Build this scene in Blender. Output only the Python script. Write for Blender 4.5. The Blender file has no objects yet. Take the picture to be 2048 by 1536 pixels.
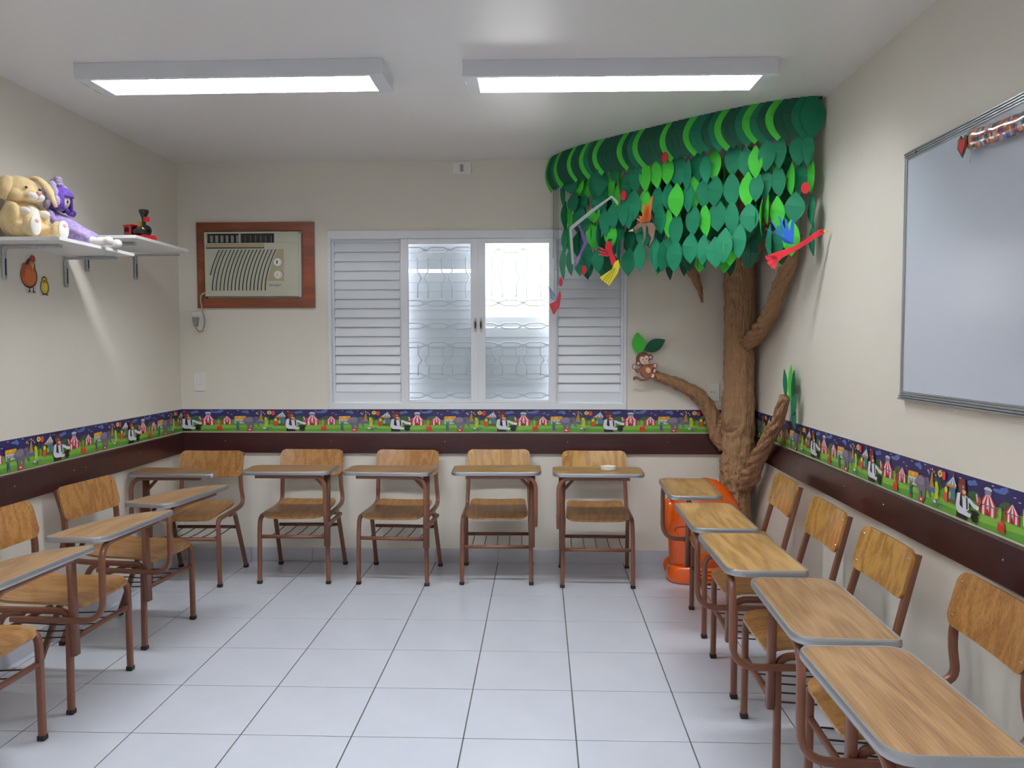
import bpy, bmesh, math, random
from mathutils import Vector, Matrix, noise
PI = math.pi
random.seed(7)
S = bpy.context.scene
COL = S.collection

# ------------------------------------------------------------------ camera, world, exposure
F, YAW, PIT, ROLL = 1574.0, .0364, .0488, -.0016
cy, sy, cp, sp = math.cos(YAW), math.sin(YAW), math.cos(PIT), math.sin(PIT)
fwd = Vector((-sy*cp, cy*cp, -sp)); rt = Vector((cy, sy, 0)); up = rt.cross(fwd)
rt, up = rt*math.cos(ROLL)+up*math.sin(ROLL), up*math.cos(ROLL)-rt*math.sin(ROLL)
cam = bpy.data.cameras.new('camera'); cam.sensor_width = 36; cam.lens = F/2048*36
co = bpy.data.objects.new('camera', cam); COL.objects.link(co)
m = Matrix((rt, up, -fwd)).transposed().to_4x4(); m.translation = Vector((2.3748, -5.113, 1.4255))
co.matrix_world = m; S.camera = co
cam.clip_start = .05

world = bpy.data.worlds.new('sky'); S.world = world; world.use_nodes = True
bg = world.node_tree.nodes['Background']
bg.inputs[0].default_value = (1, .97, .96, 1); bg.inputs[1].default_value = 6.0
S.view_settings.view_transform = 'Standard'; S.view_settings.look = 'None'
S.view_settings.gamma = 1; S.view_settings.use_curve_mapping = False
S.view_settings.exposure = 0.0
TUBE_POWER = 109.0
RW, RH, YF = 3.741, 2.615, -5.9      # room width, height, y of the wall behind the camera

# ------------------------------------------------------------------ materials
MATS = {}
def nt(name):
    m = bpy.data.materials.new(name); m.use_nodes = True
    n = m.node_tree.nodes; l = m.node_tree.links
    return m, n, l, n['Principled BSDF']
def srgb(c): return tuple(((v/255)/12.92 if v/255 <= .04045 else ((v/255+.055)/1.055)**2.4) for v in c)+(1,)
def plain(name, c, rough=.5, metal=0, spec=.5, bump=0, bscale=200, var=0, vscale=8, coat=0, sheen=0):
    """c is an sRGB 0..255 albedo"""
    if name in MATS: return MATS[name]
    m, n, l, p = nt(name)
    base = srgb(c)
    p.inputs['Base Color'].default_value = base; p.inputs['Roughness'].default_value = rough
    p.inputs['Metallic'].default_value = metal; p.inputs['Specular IOR Level'].default_value = spec
    p.inputs['Coat Weight'].default_value = coat; p.inputs['Coat Roughness'].default_value = .08
    p.inputs['Sheen Weight'].default_value = sheen
    tc = n.new('ShaderNodeTexCoord')
    if bump:
        t = n.new('ShaderNodeTexNoise'); t.inputs['Scale'].default_value = bscale; t.inputs['Detail'].default_value = 4
        b = n.new('ShaderNodeBump'); b.inputs['Strength'].default_value = bump; b.inputs['Distance'].default_value = .002
        l.new(tc.outputs['Object'], t.inputs['Vector']); l.new(t.outputs['Fac'], b.inputs['Height']); l.new(b.outputs['Normal'], p.inputs['Normal'])
    if var:
        t = n.new('ShaderNodeTexNoise'); t.inputs['Scale'].default_value = vscale; t.inputs['Detail'].default_value = 6
        r = n.new('ShaderNodeValToRGB')
        r.color_ramp.elements[0].position = .35; r.color_ramp.elements[1].position = .65
        r.color_ramp.elements[0].color = tuple(v*(1-var) for v in base[:3])+(1,)
        r.color_ramp.elements[1].color = tuple(min(1, v*(1+var)) for v in base[:3])+(1,)
        l.new(tc.outputs['Object'], t.inputs['Vector']); l.new(t.outputs['Fac'], r.inputs['Fac']); l.new(r.outputs['Color'], p.inputs['Base Color'])
    MATS[name] = m
    return m
def wood(name, dark, light, axis, rough=.3, coat=.3, grain=1.0, ringk=.24):
    if name in MATS: return MATS[name]
    m, n, l, p = nt(name)
    tc = n.new('ShaderNodeTexCoord'); oi = n.new('ShaderNodeObjectInfo')
    mul = n.new('ShaderNodeVectorMath'); mul.operation = 'SCALE'; mul.inputs[0].default_value = (3.1, 1.7, 2.3)
    l.new(oi.outputs['Random'], mul.inputs['Scale'])
    add = n.new('ShaderNodeVectorMath'); l.new(tc.outputs['Object'], add.inputs[0]); l.new(mul.outputs[0], add.inputs[1])
    mp = n.new('ShaderNodeMapping'); sc = [9.0, 9.0, 9.0]; sc[axis] = 1.1
    mp.inputs['Scale'].default_value = sc; l.new(add.outputs[0], mp.inputs['Vector'])
    big = n.new('ShaderNodeTexNoise'); big.inputs['Scale'].default_value = .9; big.inputs['Detail'].default_value = 2
    l.new(mp.outputs[0], big.inputs['Vector'])
    # contour rings of a smooth field give cathedral grain
    k = n.new('ShaderNodeMath'); k.operation = 'MULTIPLY'; k.inputs[1].default_value = 46*grain; l.new(big.outputs['Fac'], k.inputs[0])
    s = n.new('ShaderNodeMath'); s.operation = 'SINE'; l.new(k.outputs[0], s.inputs[0])
    ring = n.new('ShaderNodeMapRange'); ring.inputs['From Min'].default_value = -1; ring.inputs['From Max'].default_value = 1; l.new(s.outputs[0], ring.inputs['Value'])
    mp2 = n.new('ShaderNodeMapping'); sc2 = [260.0]*3; sc2[axis] = 9.0; mp2.inputs['Scale'].default_value = sc2; l.new(add.outputs[0], mp2.inputs['Vector'])
    fine = n.new('ShaderNodeTexNoise'); fine.inputs['Scale'].default_value = 1.0; fine.inputs['Detail'].default_value = 4; l.new(mp2.outputs[0], fine.inputs['Vector'])
    mx = n.new('ShaderNodeMath'); mx.operation = 'MULTIPLY_ADD'; mx.inputs[1].default_value = ringk; l.new(ring.outputs[0], mx.inputs[0])
    f2 = n.new('ShaderNodeMath'); f2.operation = 'MULTIPLY'; f2.inputs[1].default_value = .95; l.new(fine.outputs['Fac'], f2.inputs[0]); l.new(f2.outputs[0], mx.inputs[2])
    r = n.new('ShaderNodeValToRGB'); r.color_ramp.elements[0].position = .28; r.color_ramp.elements[1].position = .85
    r.color_ramp.elements[0].color = srgb(dark); r.color_ramp.elements[1].color = srgb(light)
    l.new(mx.outputs[0], r.inputs['Fac'])
    hs = n.new('ShaderNodeHueSaturation')
    vr = n.new('ShaderNodeMapRange'); vr.inputs['To Min'].default_value = .9; vr.inputs['To Max'].default_value = 1.08; l.new(oi.outputs['Random'], vr.inputs['Value']); l.new(vr.outputs[0], hs.inputs['Value'])
    l.new(r.outputs[0], hs.inputs['Color']); l.new(hs.outputs[0], p.inputs['Base Color'])
    p.inputs['Roughness'].default_value = rough; p.inputs['Coat Weight'].default_value = coat; p.inputs['Coat Roughness'].default_value = .16
    MATS[name] = m
    return m
def emit(name, c, s):
    m, n, l, p = nt(name); p.inputs['Base Color'].default_value = (.9, .9, .9, 1)
    p.inputs['Emission Color'].default_value = c+(1,); p.inputs['Emission Strength'].default_value = s
    MATS[name] = m; return m
def paper(name, c, rough=.75):
    m, n, l, p = nt(name)
    tc = n.new('ShaderNodeTexCoord')
    v = n.new('ShaderNodeTexVoronoi'); v.inputs['Scale'].default_value = 13; v.feature = 'F1'; v.distance = 'EUCLIDEAN'
    ns = n.new('ShaderNodeTexNoise'); ns.inputs['Scale'].default_value = 14; ns.inputs['Detail'].default_value = 5
    ad = n.new('ShaderNodeVectorMath'); ad.operation = 'MULTIPLY_ADD'; ad.inputs[1].default_value = (.12, .12, .12)
    l.new(ns.outputs['Color'], ad.inputs[0]); l.new(tc.outputs['Object'], ad.inputs[2]); l.new(ad.outputs[0], v.inputs['Vector'])
    b = n.new('ShaderNodeBump'); b.inputs['Strength'].default_value = .8; b.inputs['Distance'].default_value = .03
    l.new(v.outputs['Distance'], b.inputs['Height']); l.new(b.outputs[0], p.inputs['Normal'])
    r = n.new('ShaderNodeValToRGB'); r.color_ramp.elements[0].color = tuple(x*.85 for x in srgb(c)[:3])+(1,); r.color_ramp.elements[1].color = tuple(x*1.1 for x in srgb(c)[:3])+(1,)
    l.new(ns.outputs['Fac'], r.inputs['Fac']); l.new(r.outputs[0], p.inputs['Base Color'])
    p.inputs['Roughness'].default_value = rough; MATS[name] = m; return m
def vcol(name, rough=.5, coat=0):
    m, n, l, p = nt(name); a = n.new('ShaderNodeVertexColor'); a.layer_name = 'Col'
    l.new(a.outputs['Color'], p.inputs['Base Color']); p.inputs['Roughness'].default_value = rough; p.inputs['Coat Weight'].default_value = coat
    MATS[name] = m; return m
def glass_mat():
    m = bpy.data.materials.new('window_glass'); m.use_nodes = True; n = m.node_tree.nodes; l = m.node_tree.links; n.clear()
    o = n.new('ShaderNodeOutputMaterial'); mx = n.new('ShaderNodeMixShader'); t = n.new('ShaderNodeBsdfTransparent'); g = n.new('ShaderNodeBsdfGlossy')
    f = n.new('ShaderNodeFresnel'); f.inputs['IOR'].default_value = 1.45; t.inputs[0].default_value = (.93, .95, .95, 1); g.inputs['Roughness'].default_value = .02
    l.new(f.outputs[0], mx.inputs[0]); l.new(t.outputs[0], mx.inputs[1]); l.new(g.outputs[0], mx.inputs[2]); l.new(mx.outputs[0], o.inputs[0]); return m

WALL = plain('cream_wall_paint', (232, 227, 216), .6, bump=.12, bscale=160, var=.015, vscale=2)
CEIL = plain('white_ceiling_paint', (237, 235, 234), .33, spec=.45)
TILE = plain('white_floor_tile', (208, 213, 226), .22, bump=.03, bscale=300, var=.02, vscale=5)
GROUT = plain('grey_grout', (92, 90, 88), .9)
BASET = plain('baseboard_tile', (205, 207, 216), .25, var=.03, vscale=6)
BRAIL = wood('dark_red_brown_rail', (44, 20, 22), (62, 28, 30), 0, .28, .2, .5)
WHITE = plain('white_enamel', (232, 236, 243), .35)
WHITE2 = plain('white_laminate', (235, 235, 236), .4)
DARK = plain('dark_gap', (25, 24, 24), .6)
BLACK = plain('black_gloss', (14, 14, 16), .15, coat=.5)
TUBEM = plain('brown_painted_steel', (120, 76, 57), .36, spec=.5, bump=.05, bscale=150, var=.05, vscale=20)
RUB = plain('dark_rubber', (40, 30, 28), .7)
WX = wood('wood_laminate_x', (126, 87, 50), (178, 141, 97), 0, .34, .12)
WY = wood('seat_wood_y', (140, 94, 50), (188, 143, 88), 1, .30, .15)
WX2 = wood('yellow_laminate_x', (138, 100, 52), (192, 154, 98), 0, .34, .12, .8, .42)
WZ2 = wood('yellow_backrest_z', (142, 94, 36), (196, 150, 78), 2, .28, .35, 1, .4)
WZ = wood('backrest_wood_z', (130, 82, 38), (186, 137, 78), 2, .28, .4)
ALU = plain('brushed_aluminium', (176, 178, 182), .35, metal=.75, bump=.1, bscale=90)
CHROME = plain('chrome', (200, 200, 204), .18, metal=1)
GALV = plain('galvanised_steel', (178, 184, 188), .35, metal=.35, var=.1, vscale=60)
ACW = wood('reddish_wood_frame', (98, 42, 20), (142, 72, 40), 0, .3, .4, .4)
ACP = plain('aged_grey_plastic', (196, 196, 178), .45)
ACD = plain('beige_plastic', (176, 164, 130), .5)
ACK = plain('dark_interior', (30, 30, 28), .6)
PLW = plain('white_plastic', (238, 237, 232), .4)
KRAFT = paper('brown_kraft_paper', (182, 142, 104))
KRAFT2 = paper('twisted_kraft_paper', (176, 134, 97))
LEAFD = plain('dark_green_foam', (0, 114, 80), .75)
LEAFL = plain('light_green_foam', (66, 192, 58), .75)
LEAFX = plain('deep_and_shaded_green_foam', (4, 82, 58), .75)  # leaf colour of its own, also shade painted onto the pelmet leaves
REDF = plain('red_foam', (205, 30, 48), .7)
BLUEF = plain('blue_foam', (24, 96, 190), .7)
YELF = plain('yellow_foam', (225, 215, 60), .7)
ORAF = plain('orange_foam', (212, 110, 45), .7)
BRNF = plain('brown_foam', (140, 112, 98), .7)
PURF = plain('purple_foam', (140, 95, 180), .7)
WHTF = plain('grey_white_ribbon', (190, 195, 200), .6)
ORANGE = plain('orange_glossy_plastic', (228, 92, 12), .16, coat=.5)
ORDK = plain('dark_red_groove', (150, 25, 8), .4)
BUN = plain('cream_plush', (228, 202, 150), .95, bump=1.0, bscale=120, var=.08, vscale=30, sheen=.4)
BUNW = plain('white_plush', (236, 232, 226), .95, bump=.8, bscale=130, sheen=.4)
PINK = plain('pink_felt', (232, 170, 160), .8)
PUR = plain('purple_yarn', (108, 74, 178), .8, bump=.8, bscale=90, var=.25, vscale=60)
PURD = plain('dark_purple_satin', (62, 24, 120), .35)
LIL = plain('lilac_floral_cloth', (168, 150, 205), .85, var=.28, vscale=90)
LACE = plain('pale_lilac_lace', (190, 178, 210), .8, var=.2, vscale=120)
SKIN = plain('doll_cloth_skin', (232, 214, 200), .8)
SOCK = plain('white_cloth', (232, 228, 222), .85, bump=.3, bscale=60)
TRED = plain('red_plastic', (200, 28, 34), .3, coat=.3)
TGOLD = plain('gold_plastic', (196, 150, 60), .35, metal=.3)
PRINT = vcol('printed_paper', .42, .15)
FOILP = vcol('printed_foil', .18, .8)
GLASS = glass_mat()

# ------------------------------------------------------------------ object helpers
def new_obj(name, mesh, parent=None, mat=None):
    o = bpy.data.objects.new(name, mesh); COL.objects.link(o)
    if parent is not None: o.parent = parent
    if mat is not None and mesh is not None and not mesh.materials: mesh.materials.append(mat)
    return o
def to_mesh(bm, name, smooth=False, angle=None):
    bmesh.ops.recalc_face_normals(bm, faces=bm.faces)
    me = bpy.data.meshes.new(name); bm.to_mesh(me); bm.free()
    if smooth:
        for p in me.polygons: p.use_smooth = True
        if angle:
            a = me.attributes.new('sharp_edge', 'BOOLEAN', 'EDGE')
            b2 = bmesh.new(); b2.from_mesh(me); b2.edges.ensure_lookup_table()
            for i, e in enumerate(b2.edges):
                if len(e.link_faces) == 2 and e.calc_face_angle(0) > angle: a.data[i].value = True
            b2.free()
    return me
def obj(name, bm, mat, parent=None, smooth=False, angle=None, label=None):
    o = new_obj(name, to_mesh(bm, name, smooth, angle), parent, mat)
    if label: o['label'] = label
    return o
def thing(name, label, cat, loc=(0, 0, 0), rz=0, group=None):
    o = bpy.data.objects.new(name, None); COL.objects.link(o); o.location = loc; o.rotation_euler = (0, 0, rz)
    o.empty_display_size = .05
    o['label'] = label; o['category'] = cat
    if group: o['group'] = group
    return o
def tag(o, label, cat, group=None):
    o['label'] = label; o['category'] = cat
    if group: o['group'] = group
    return o
def struct(name, bm, mat, parent=None, **k):
    o = obj(name, bm, mat, parent, **k)
    if parent is None: o['kind'] = 'structure'
    return o
def setting(name, loc=(0, 0, 0), label=None):
    o = bpy.data.objects.new(name, None); COL.objects.link(o); o.location = loc; o['kind'] = 'structure'
    if label: o['label'] = label
    return o
def box(bm, x0, x1, y0, y1, z0, z1, bev=0, mtx=None):
    r = bmesh.ops.create_cube(bm, size=1)
    vs = r['verts']
    M = Matrix.Translation(((x0+x1)/2, (y0+y1)/2, (z0+z1)/2)) @ Matrix.Diagonal((x1-x0, y1-y0, z1-z0, 1))
    bmesh.ops.transform(bm, matrix=M, verts=vs)
    if bev:
        es = list({e for v in vs for e in v.link_edges})
        g = bmesh.ops.bevel(bm, geom=es, offset=bev, segments=2, affect='EDGES', profile=.5)
        vs = g['verts']
    if mtx is not None: bmesh.ops.transform(bm, matrix=mtx, verts=list(vs))
    return bm
def B(*a, **k):
    return box(bmesh.new(), *a, **k)
def fillet(pts, rad, n=5):
    pts = [Vector(p) for p in pts]; out = [pts[0]]
    for i in range(1, len(pts)-1):
        a, b, c = pts[i-1], pts[i], pts[i+1]
        r = rad[i-1] if isinstance(rad, (list, tuple)) else rad
        u, v = (a-b), (c-b); r = min(r, u.length*.49, v.length*.49)
        if r < 1e-4: out.append(b); continue
        p, q = b+u.normalized()*r, b+v.normalized()*r
        for k in range(n+1):
            t = k/n; out.append(p*(1-t)**2+b*2*t*(1-t)+q*t*t)
    out.append(pts[-1]); return out
def rsec(w, h, r=.3, n=2):
    """rounded rectangle cross-section"""
    o = []
    rr = min(w, h)*r
    for (sx, sz, a0) in ((1, 1, 0), (-1, 1, 90), (-1, -1, 180), (1, -1, 270)):
        for k in range(n+1):
            a = math.radians(a0+90*k/n); o.append((sx*(w/2-rr)+rr*math.cos(a), sz*(h/2-rr)+rr*math.sin(a)))
    return o
def circ(r, n=10): return [(r*math.cos(2*PI*k/n), r*math.sin(2*PI*k/n)) for k in range(n)]
def sweep(bm, pts, sec, upv=None, scale=None, twist=0, closed=False):
    pts = [Vector(p) for p in pts]; rings = []; N = len(pts)
    t0 = (pts[1]-pts[0]).normalized()
    u = Vector(upv) if upv is not None else (Vector((0, 0, 1)) if abs(t0.z) < .9 else Vector((0, 1, 0)))
    u = (u-t0*u.dot(t0)).normalized()
    for i, p in enumerate(pts):
        t = (pts[min(i+1, N-1)]-pts[max(i-1, 0)]).normalized()
        u = (u-t*u.dot(t)).normalized(); w = t.cross(u)
        s = scale[i] if scale else 1
        a = twist*i/(N-1); ca, sa = math.cos(a), math.sin(a)
        sc = sec[i] if isinstance(sec[0], list) else sec
        rings.append([bm.verts.new(p+(w*(x*ca-y*sa)+u*(x*sa+y*ca))*s) for x, y in sc])
    n = len(rings[0])
    for a, b in zip(rings, rings[1:]):
        for k in range(n): bm.faces.new((a[k], a[(k+1) % n], b[(k+1) % n], b[k]))
    bm.faces.new(rings[0][::-1]); bm.faces.new(rings[-1])
    return bm
def lathe(bm, prof, n=20, c=(0, 0, 0), sx=1, sy=1, power=2):
    rings = []
    for r, z in prof:
        ring = []
        for k in range(n):
            a = 2*PI*k/n; ca, sa = math.cos(a), math.sin(a)
            q = (abs(ca)**power+abs(sa)**power)**(-1/power)
            ring.append(bm.verts.new((c[0]+r*q*ca*sx, c[1]+r*q*sa*sy, c[2]+z)))
        rings.append(ring)
    for a, b in zip(rings, rings[1:]):
        for k in range(n): bm.faces.new((a[k], a[(k+1) % n], b[(k+1) % n], b[k]))
    bm.faces.new(rings[0][::-1]); bm.faces.new(rings[-1])
    return bm
def prism(bm, pts, O, U, V, t, off=0):
    """polygon pts (2D) in plane O+U*x+V*y, extruded by t along U x V"""
    O, U, V = Vector(O), Vector(U), Vector(V); N = U.cross(V).normalized()
    a = [bm.verts.new(O+U*x+V*y+N*off) for x, y in pts]; b = [bm.verts.new(O+U*x+V*y+N*(off+t)) for x, y in pts]
    n = len(pts)
    for k in range(n): bm.faces.new((a[k], a[(k+1) % n], b[(k+1) % n], b[k]))
    bm.faces.new(a[::-1]); bm.faces.new(b)
    return bm
def round_poly(pts, rad, n=4):
    out = []; N = len(pts)
    for i in range(N):
        a, b, c = Vector(pts[i-1]), Vector(pts[i]), Vector(pts[(i+1) % N]); r = rad[i] if isinstance(rad, (list, tuple)) else rad
        u, v = (a-b), (c-b); r = min(r, u.length*.48, v.length*.48); p, q = b+u.normalized()*r, b+v.normalized()*r
        for k in range(n+1):
            t = k/n; w = p*(1-t)**2+b*2*t*(1-t)+q*t*t; out.append((w.x, w.y))
    return out
def slab(bm, y0, y1, hw, rad, th, zf, nx=14, ny=16):
    """rounded plywood sheet: half-width hw(y), corner radii rad=(at y0, at y1), height field zf(x, y)"""
    def row(y):
        w = hw(y)
        for r, d in ((rad[0], y-y0), (rad[1], y1-y)):
            if d < r: w -= r-math.sqrt(max(0, r*r-(r-d)**2))
        return w
    ys_ = [y0+(y1-y0)*(.5-.5*math.cos(PI*j/ny)) for j in range(ny+1)]; top = []; bot = []
    for y in ys_:
        w = row(y); t = []; b = []
        for i in range(nx+1):
            x = -w+2*w*i/nx; z = zf(x, y); t.append(bm.verts.new((x, y, z+th))); b.append(bm.verts.new((x, y, z)))
        top.append(t); bot.append(b)
    for j in range(ny):
        for i in range(nx):
            bm.faces.new((top[j][i], top[j][i+1], top[j+1][i+1], top[j+1][i])); bm.faces.new((bot[j][i], bot[j+1][i], bot[j+1][i+1], bot[j][i+1]))
        bm.faces.new((top[j][0], top[j+1][0], bot[j+1][0], bot[j][0])); bm.faces.new((top[j][nx], bot[j][nx], bot[j+1][nx], top[j+1][nx]))
    for i in range(nx):
        bm.faces.new((top[0][i], bot[0][i], bot[0][i+1], top[0][i+1])); bm.faces.new((top[ny][i], top[ny][i+1], bot[ny][i+1], bot[ny][i]))
    return bm
def ball(bm, c, r, mtx=None, n=12):
    q = bmesh.ops.create_uvsphere(bm, u_segments=n*2, v_segments=n, radius=1)
    M = Matrix.Translation(c) @ (mtx if mtx is not None else Matrix()) @ Matrix.Diagonal(tuple(r)+(1,))
    bmesh.ops.transform(bm, matrix=M, verts=q['verts']); return bm
def blobs(name, lst, mat, parent, vox=.007, smooth_it=6):
    """ellipsoids fused into one continuous surface"""
    bm = bmesh.new()
    for c, r, *e in lst: ball(bm, c, r, Matrix.Rotation(e[0][0], 4, e[0][1]) if e else None)
    me = bpy.data.meshes.new(name); bm.to_mesh(me); bm.free()
    o = bpy.data.objects.new('tmp', me); COL.objects.link(o)
    md = o.modifiers.new('r', 'REMESH'); md.mode = 'VOXEL'; md.voxel_size = vox
    sm = o.modifiers.new('s', 'SMOOTH'); sm.iterations = smooth_it; sm.factor = .5
    dg = bpy.context.evaluated_depsgraph_get(); m2 = bpy.data.meshes.new_from_object(o.evaluated_get(dg))
    bpy.data.objects.remove(o)
    for p in m2.polygons: p.use_smooth = True
    m2.name = name
    return new_obj(name, m2, parent, mat)
def art_mesh(name, items, O, U, V, step=.00004, limit=None, base=.0004):
    """flat print: coloured polygons stacked in paint order on one sheet. items: (rgb, pts)"""
    O, U, V = Vector(O), Vector(U), Vector(V); N = U.cross(V).normalized()
    bm = bmesh.new(); lay = bm.loops.layers.float_color.new('Col')
    for i, (c, pts) in enumerate(items):
        if limit and (max(p[0] for p in pts) > limit[1] or min(p[0] for p in pts) < limit[0]): continue
        f = bm.faces.new([bm.verts.new(O+U*x+V*y+N*(base+step*i)) for x, y in pts])
        f.normal_update()
        if f.normal.dot(N) < 0: f.normal_flip()
        for lp in f.loops: lp[lay] = srgb(c)
    me = bpy.data.meshes.new(name); bm.to_mesh(me); bm.free(); return me
def ell(cx, cy_, rx, ry, n=14, a0=0, a1=2*PI, rot=0):
    o = []
    for k in range(n):
        a = a0+(a1-a0)*k/(n if abs(a1-a0-2*PI) < .01 else n-1)
        x, y = rx*math.cos(a), ry*math.sin(a); o.append((cx+x*math.cos(rot)-y*math.sin(rot), cy_+x*math.sin(rot)+y*math.cos(rot)))
    return o
def text_mesh(s, size, shear=0, extrude=.0006):
    c = bpy.data.curves.new('txt', 'FONT'); c.body = s; c.size = size; c.shear = shear; c.extrude = extrude
    c.align_x = 'CENTER'; c.align_y = 'CENTER'; c.resolution_u = 3
    o = bpy.data.objects.new('t', c); COL.objects.link(o); dg = bpy.context.evaluated_depsgraph_get()
    me = bpy.data.meshes.new_from_object(o.evaluated_get(dg)); bpy.data.objects.remove(o); me.materials.clear(); return me

# ------------------------------------------------------------------ setting: walls, ceiling, floor
WX0, WX1, WZ0, WZ1 = .993, 2.925, 1.012, 2.155
bm = bmesh.new(); T = .15
box(bm, -T, WX0, 0, T, 0, RH); box(bm, WX1, RW+T, 0, T, 0, RH); box(bm, WX0, WX1, 0, T, 0, WZ0); box(bm, WX0, WX1, 0, T, WZ1, RH)
struct('wall_back', bm, WALL)
struct('wall_left', B(-T, 0, YF, 0, 0, RH), WALL)
struct('wall_right', B(RW, RW+T, YF, 0, 0, RH), WALL)
struct('wall_front', B(-T, RW+T, YF-T, YF, 0, RH), WALL)
struct('ceiling', B(-T, RW+T, YF-T, T, RH, RH+.12), CEIL)
floor = struct('floor', B(-T, RW+T, YF-T, T, -.12, -.003), GROUT)
TS = .41; X0 = .864; R0 = -.276; J = .0046
cache = {}
def tile_mesh(w, d, h, mat, nm='tile'):
    k = (round(w, 3), round(d, 3), h, mat.name)
    if k not in cache: cache[k] = to_mesh(B(0, w, 0, d, 0, h, bev=.0012), nm); cache[k].materials.append(mat)
    return cache[k]
xs = [X0+TS*i for i in range(-3, 8)]; xs = [0]+[x for x in xs if 0 < x < RW]+[RW]
ys = [0]+[R0-TS*j for j in range(0, 15) if R0-TS*j > YF]+[YF]
for i in range(len(xs)-1):
    for j in range(len(ys)-1):
        x0, x1, y1, y0 = xs[i], xs[i+1], ys[j], ys[j+1]
        if x1-x0 < .01 or y1-y0 < .01: continue
        o = new_obj('tile', tile_mesh(x1-x0-J, y1-y0-J, .0032, TILE), floor)
        o.location = (x0+J/2, y0+J/2, -.0032)
def baseboard(name, horiz, a0, a1, fixed, sgn):
    e = setting(name)
    cuts = [a0]+[c for c in ([X0+TS*i for i in range(-3, 8)] if horiz else [R0-TS*j for j in range(15)][::-1]) if a0 < c < a1]+[a1]
    for p, q in zip(cuts, cuts[1:]):
        if q-p < .02: continue
        if horiz:
            o = new_obj('tile', tile_mesh(q-p-J, .009, .09, BASET), e); o.location = (p+J/2, fixed-.009, 0)
        else:
            o = new_obj('tile', tile_mesh(.009, q-p-J, .09, BASET), e); o.location = (fixed if sgn > 0 else fixed-.009, p+J/2, 0)
baseboard('baseboard_back', True, 0, RW, 0, -1)
baseboard('baseboard_left', False, YF, -.01, 0, 1)
baseboard('baseboard_right', False, YF, -.01, RW, -1)

# dark chair rail (bevelled board) on three walls
def rail(name, x0, x1, y0, y1):
    o = struct(name, B(x0, x1, y0, y1, .722, .856, bev=.004), BRAIL)
    scr = to_mesh(lathe(bmesh.new(), [(.004, 0), (.003, .0015)], 8), 'screw'); scr.materials.append(CHROME)
    return o, scr
r1, scr = rail('trim_1', 0, RW, -.022, 0)
for x in (.30, 1.0, 1.75, 2.55, 3.2):
    s = new_obj('screw', scr, r1); s.location = (x, -.022, .80); s.rotation_euler = (PI/2, 0, 0)
r2, scr = rail('trim_2', 0, .022, YF, -.022)
for y in (-.6, -1.15, -1.25, -1.7, -2.6):
    s = new_obj('screw', scr, r2); s.location = (.022, y, .80); s.rotation_euler = (0, PI/2, 0)
r3, scr = rail('trim_3', RW-.022, RW, YF, -.022)
for y in (-.9, -1.6, -2.0, -2.8):
    s = new_obj('screw', scr, r3); s.location = (RW-.022, y, .80); s.rotation_euler = (0, -PI/2, 0)

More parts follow.
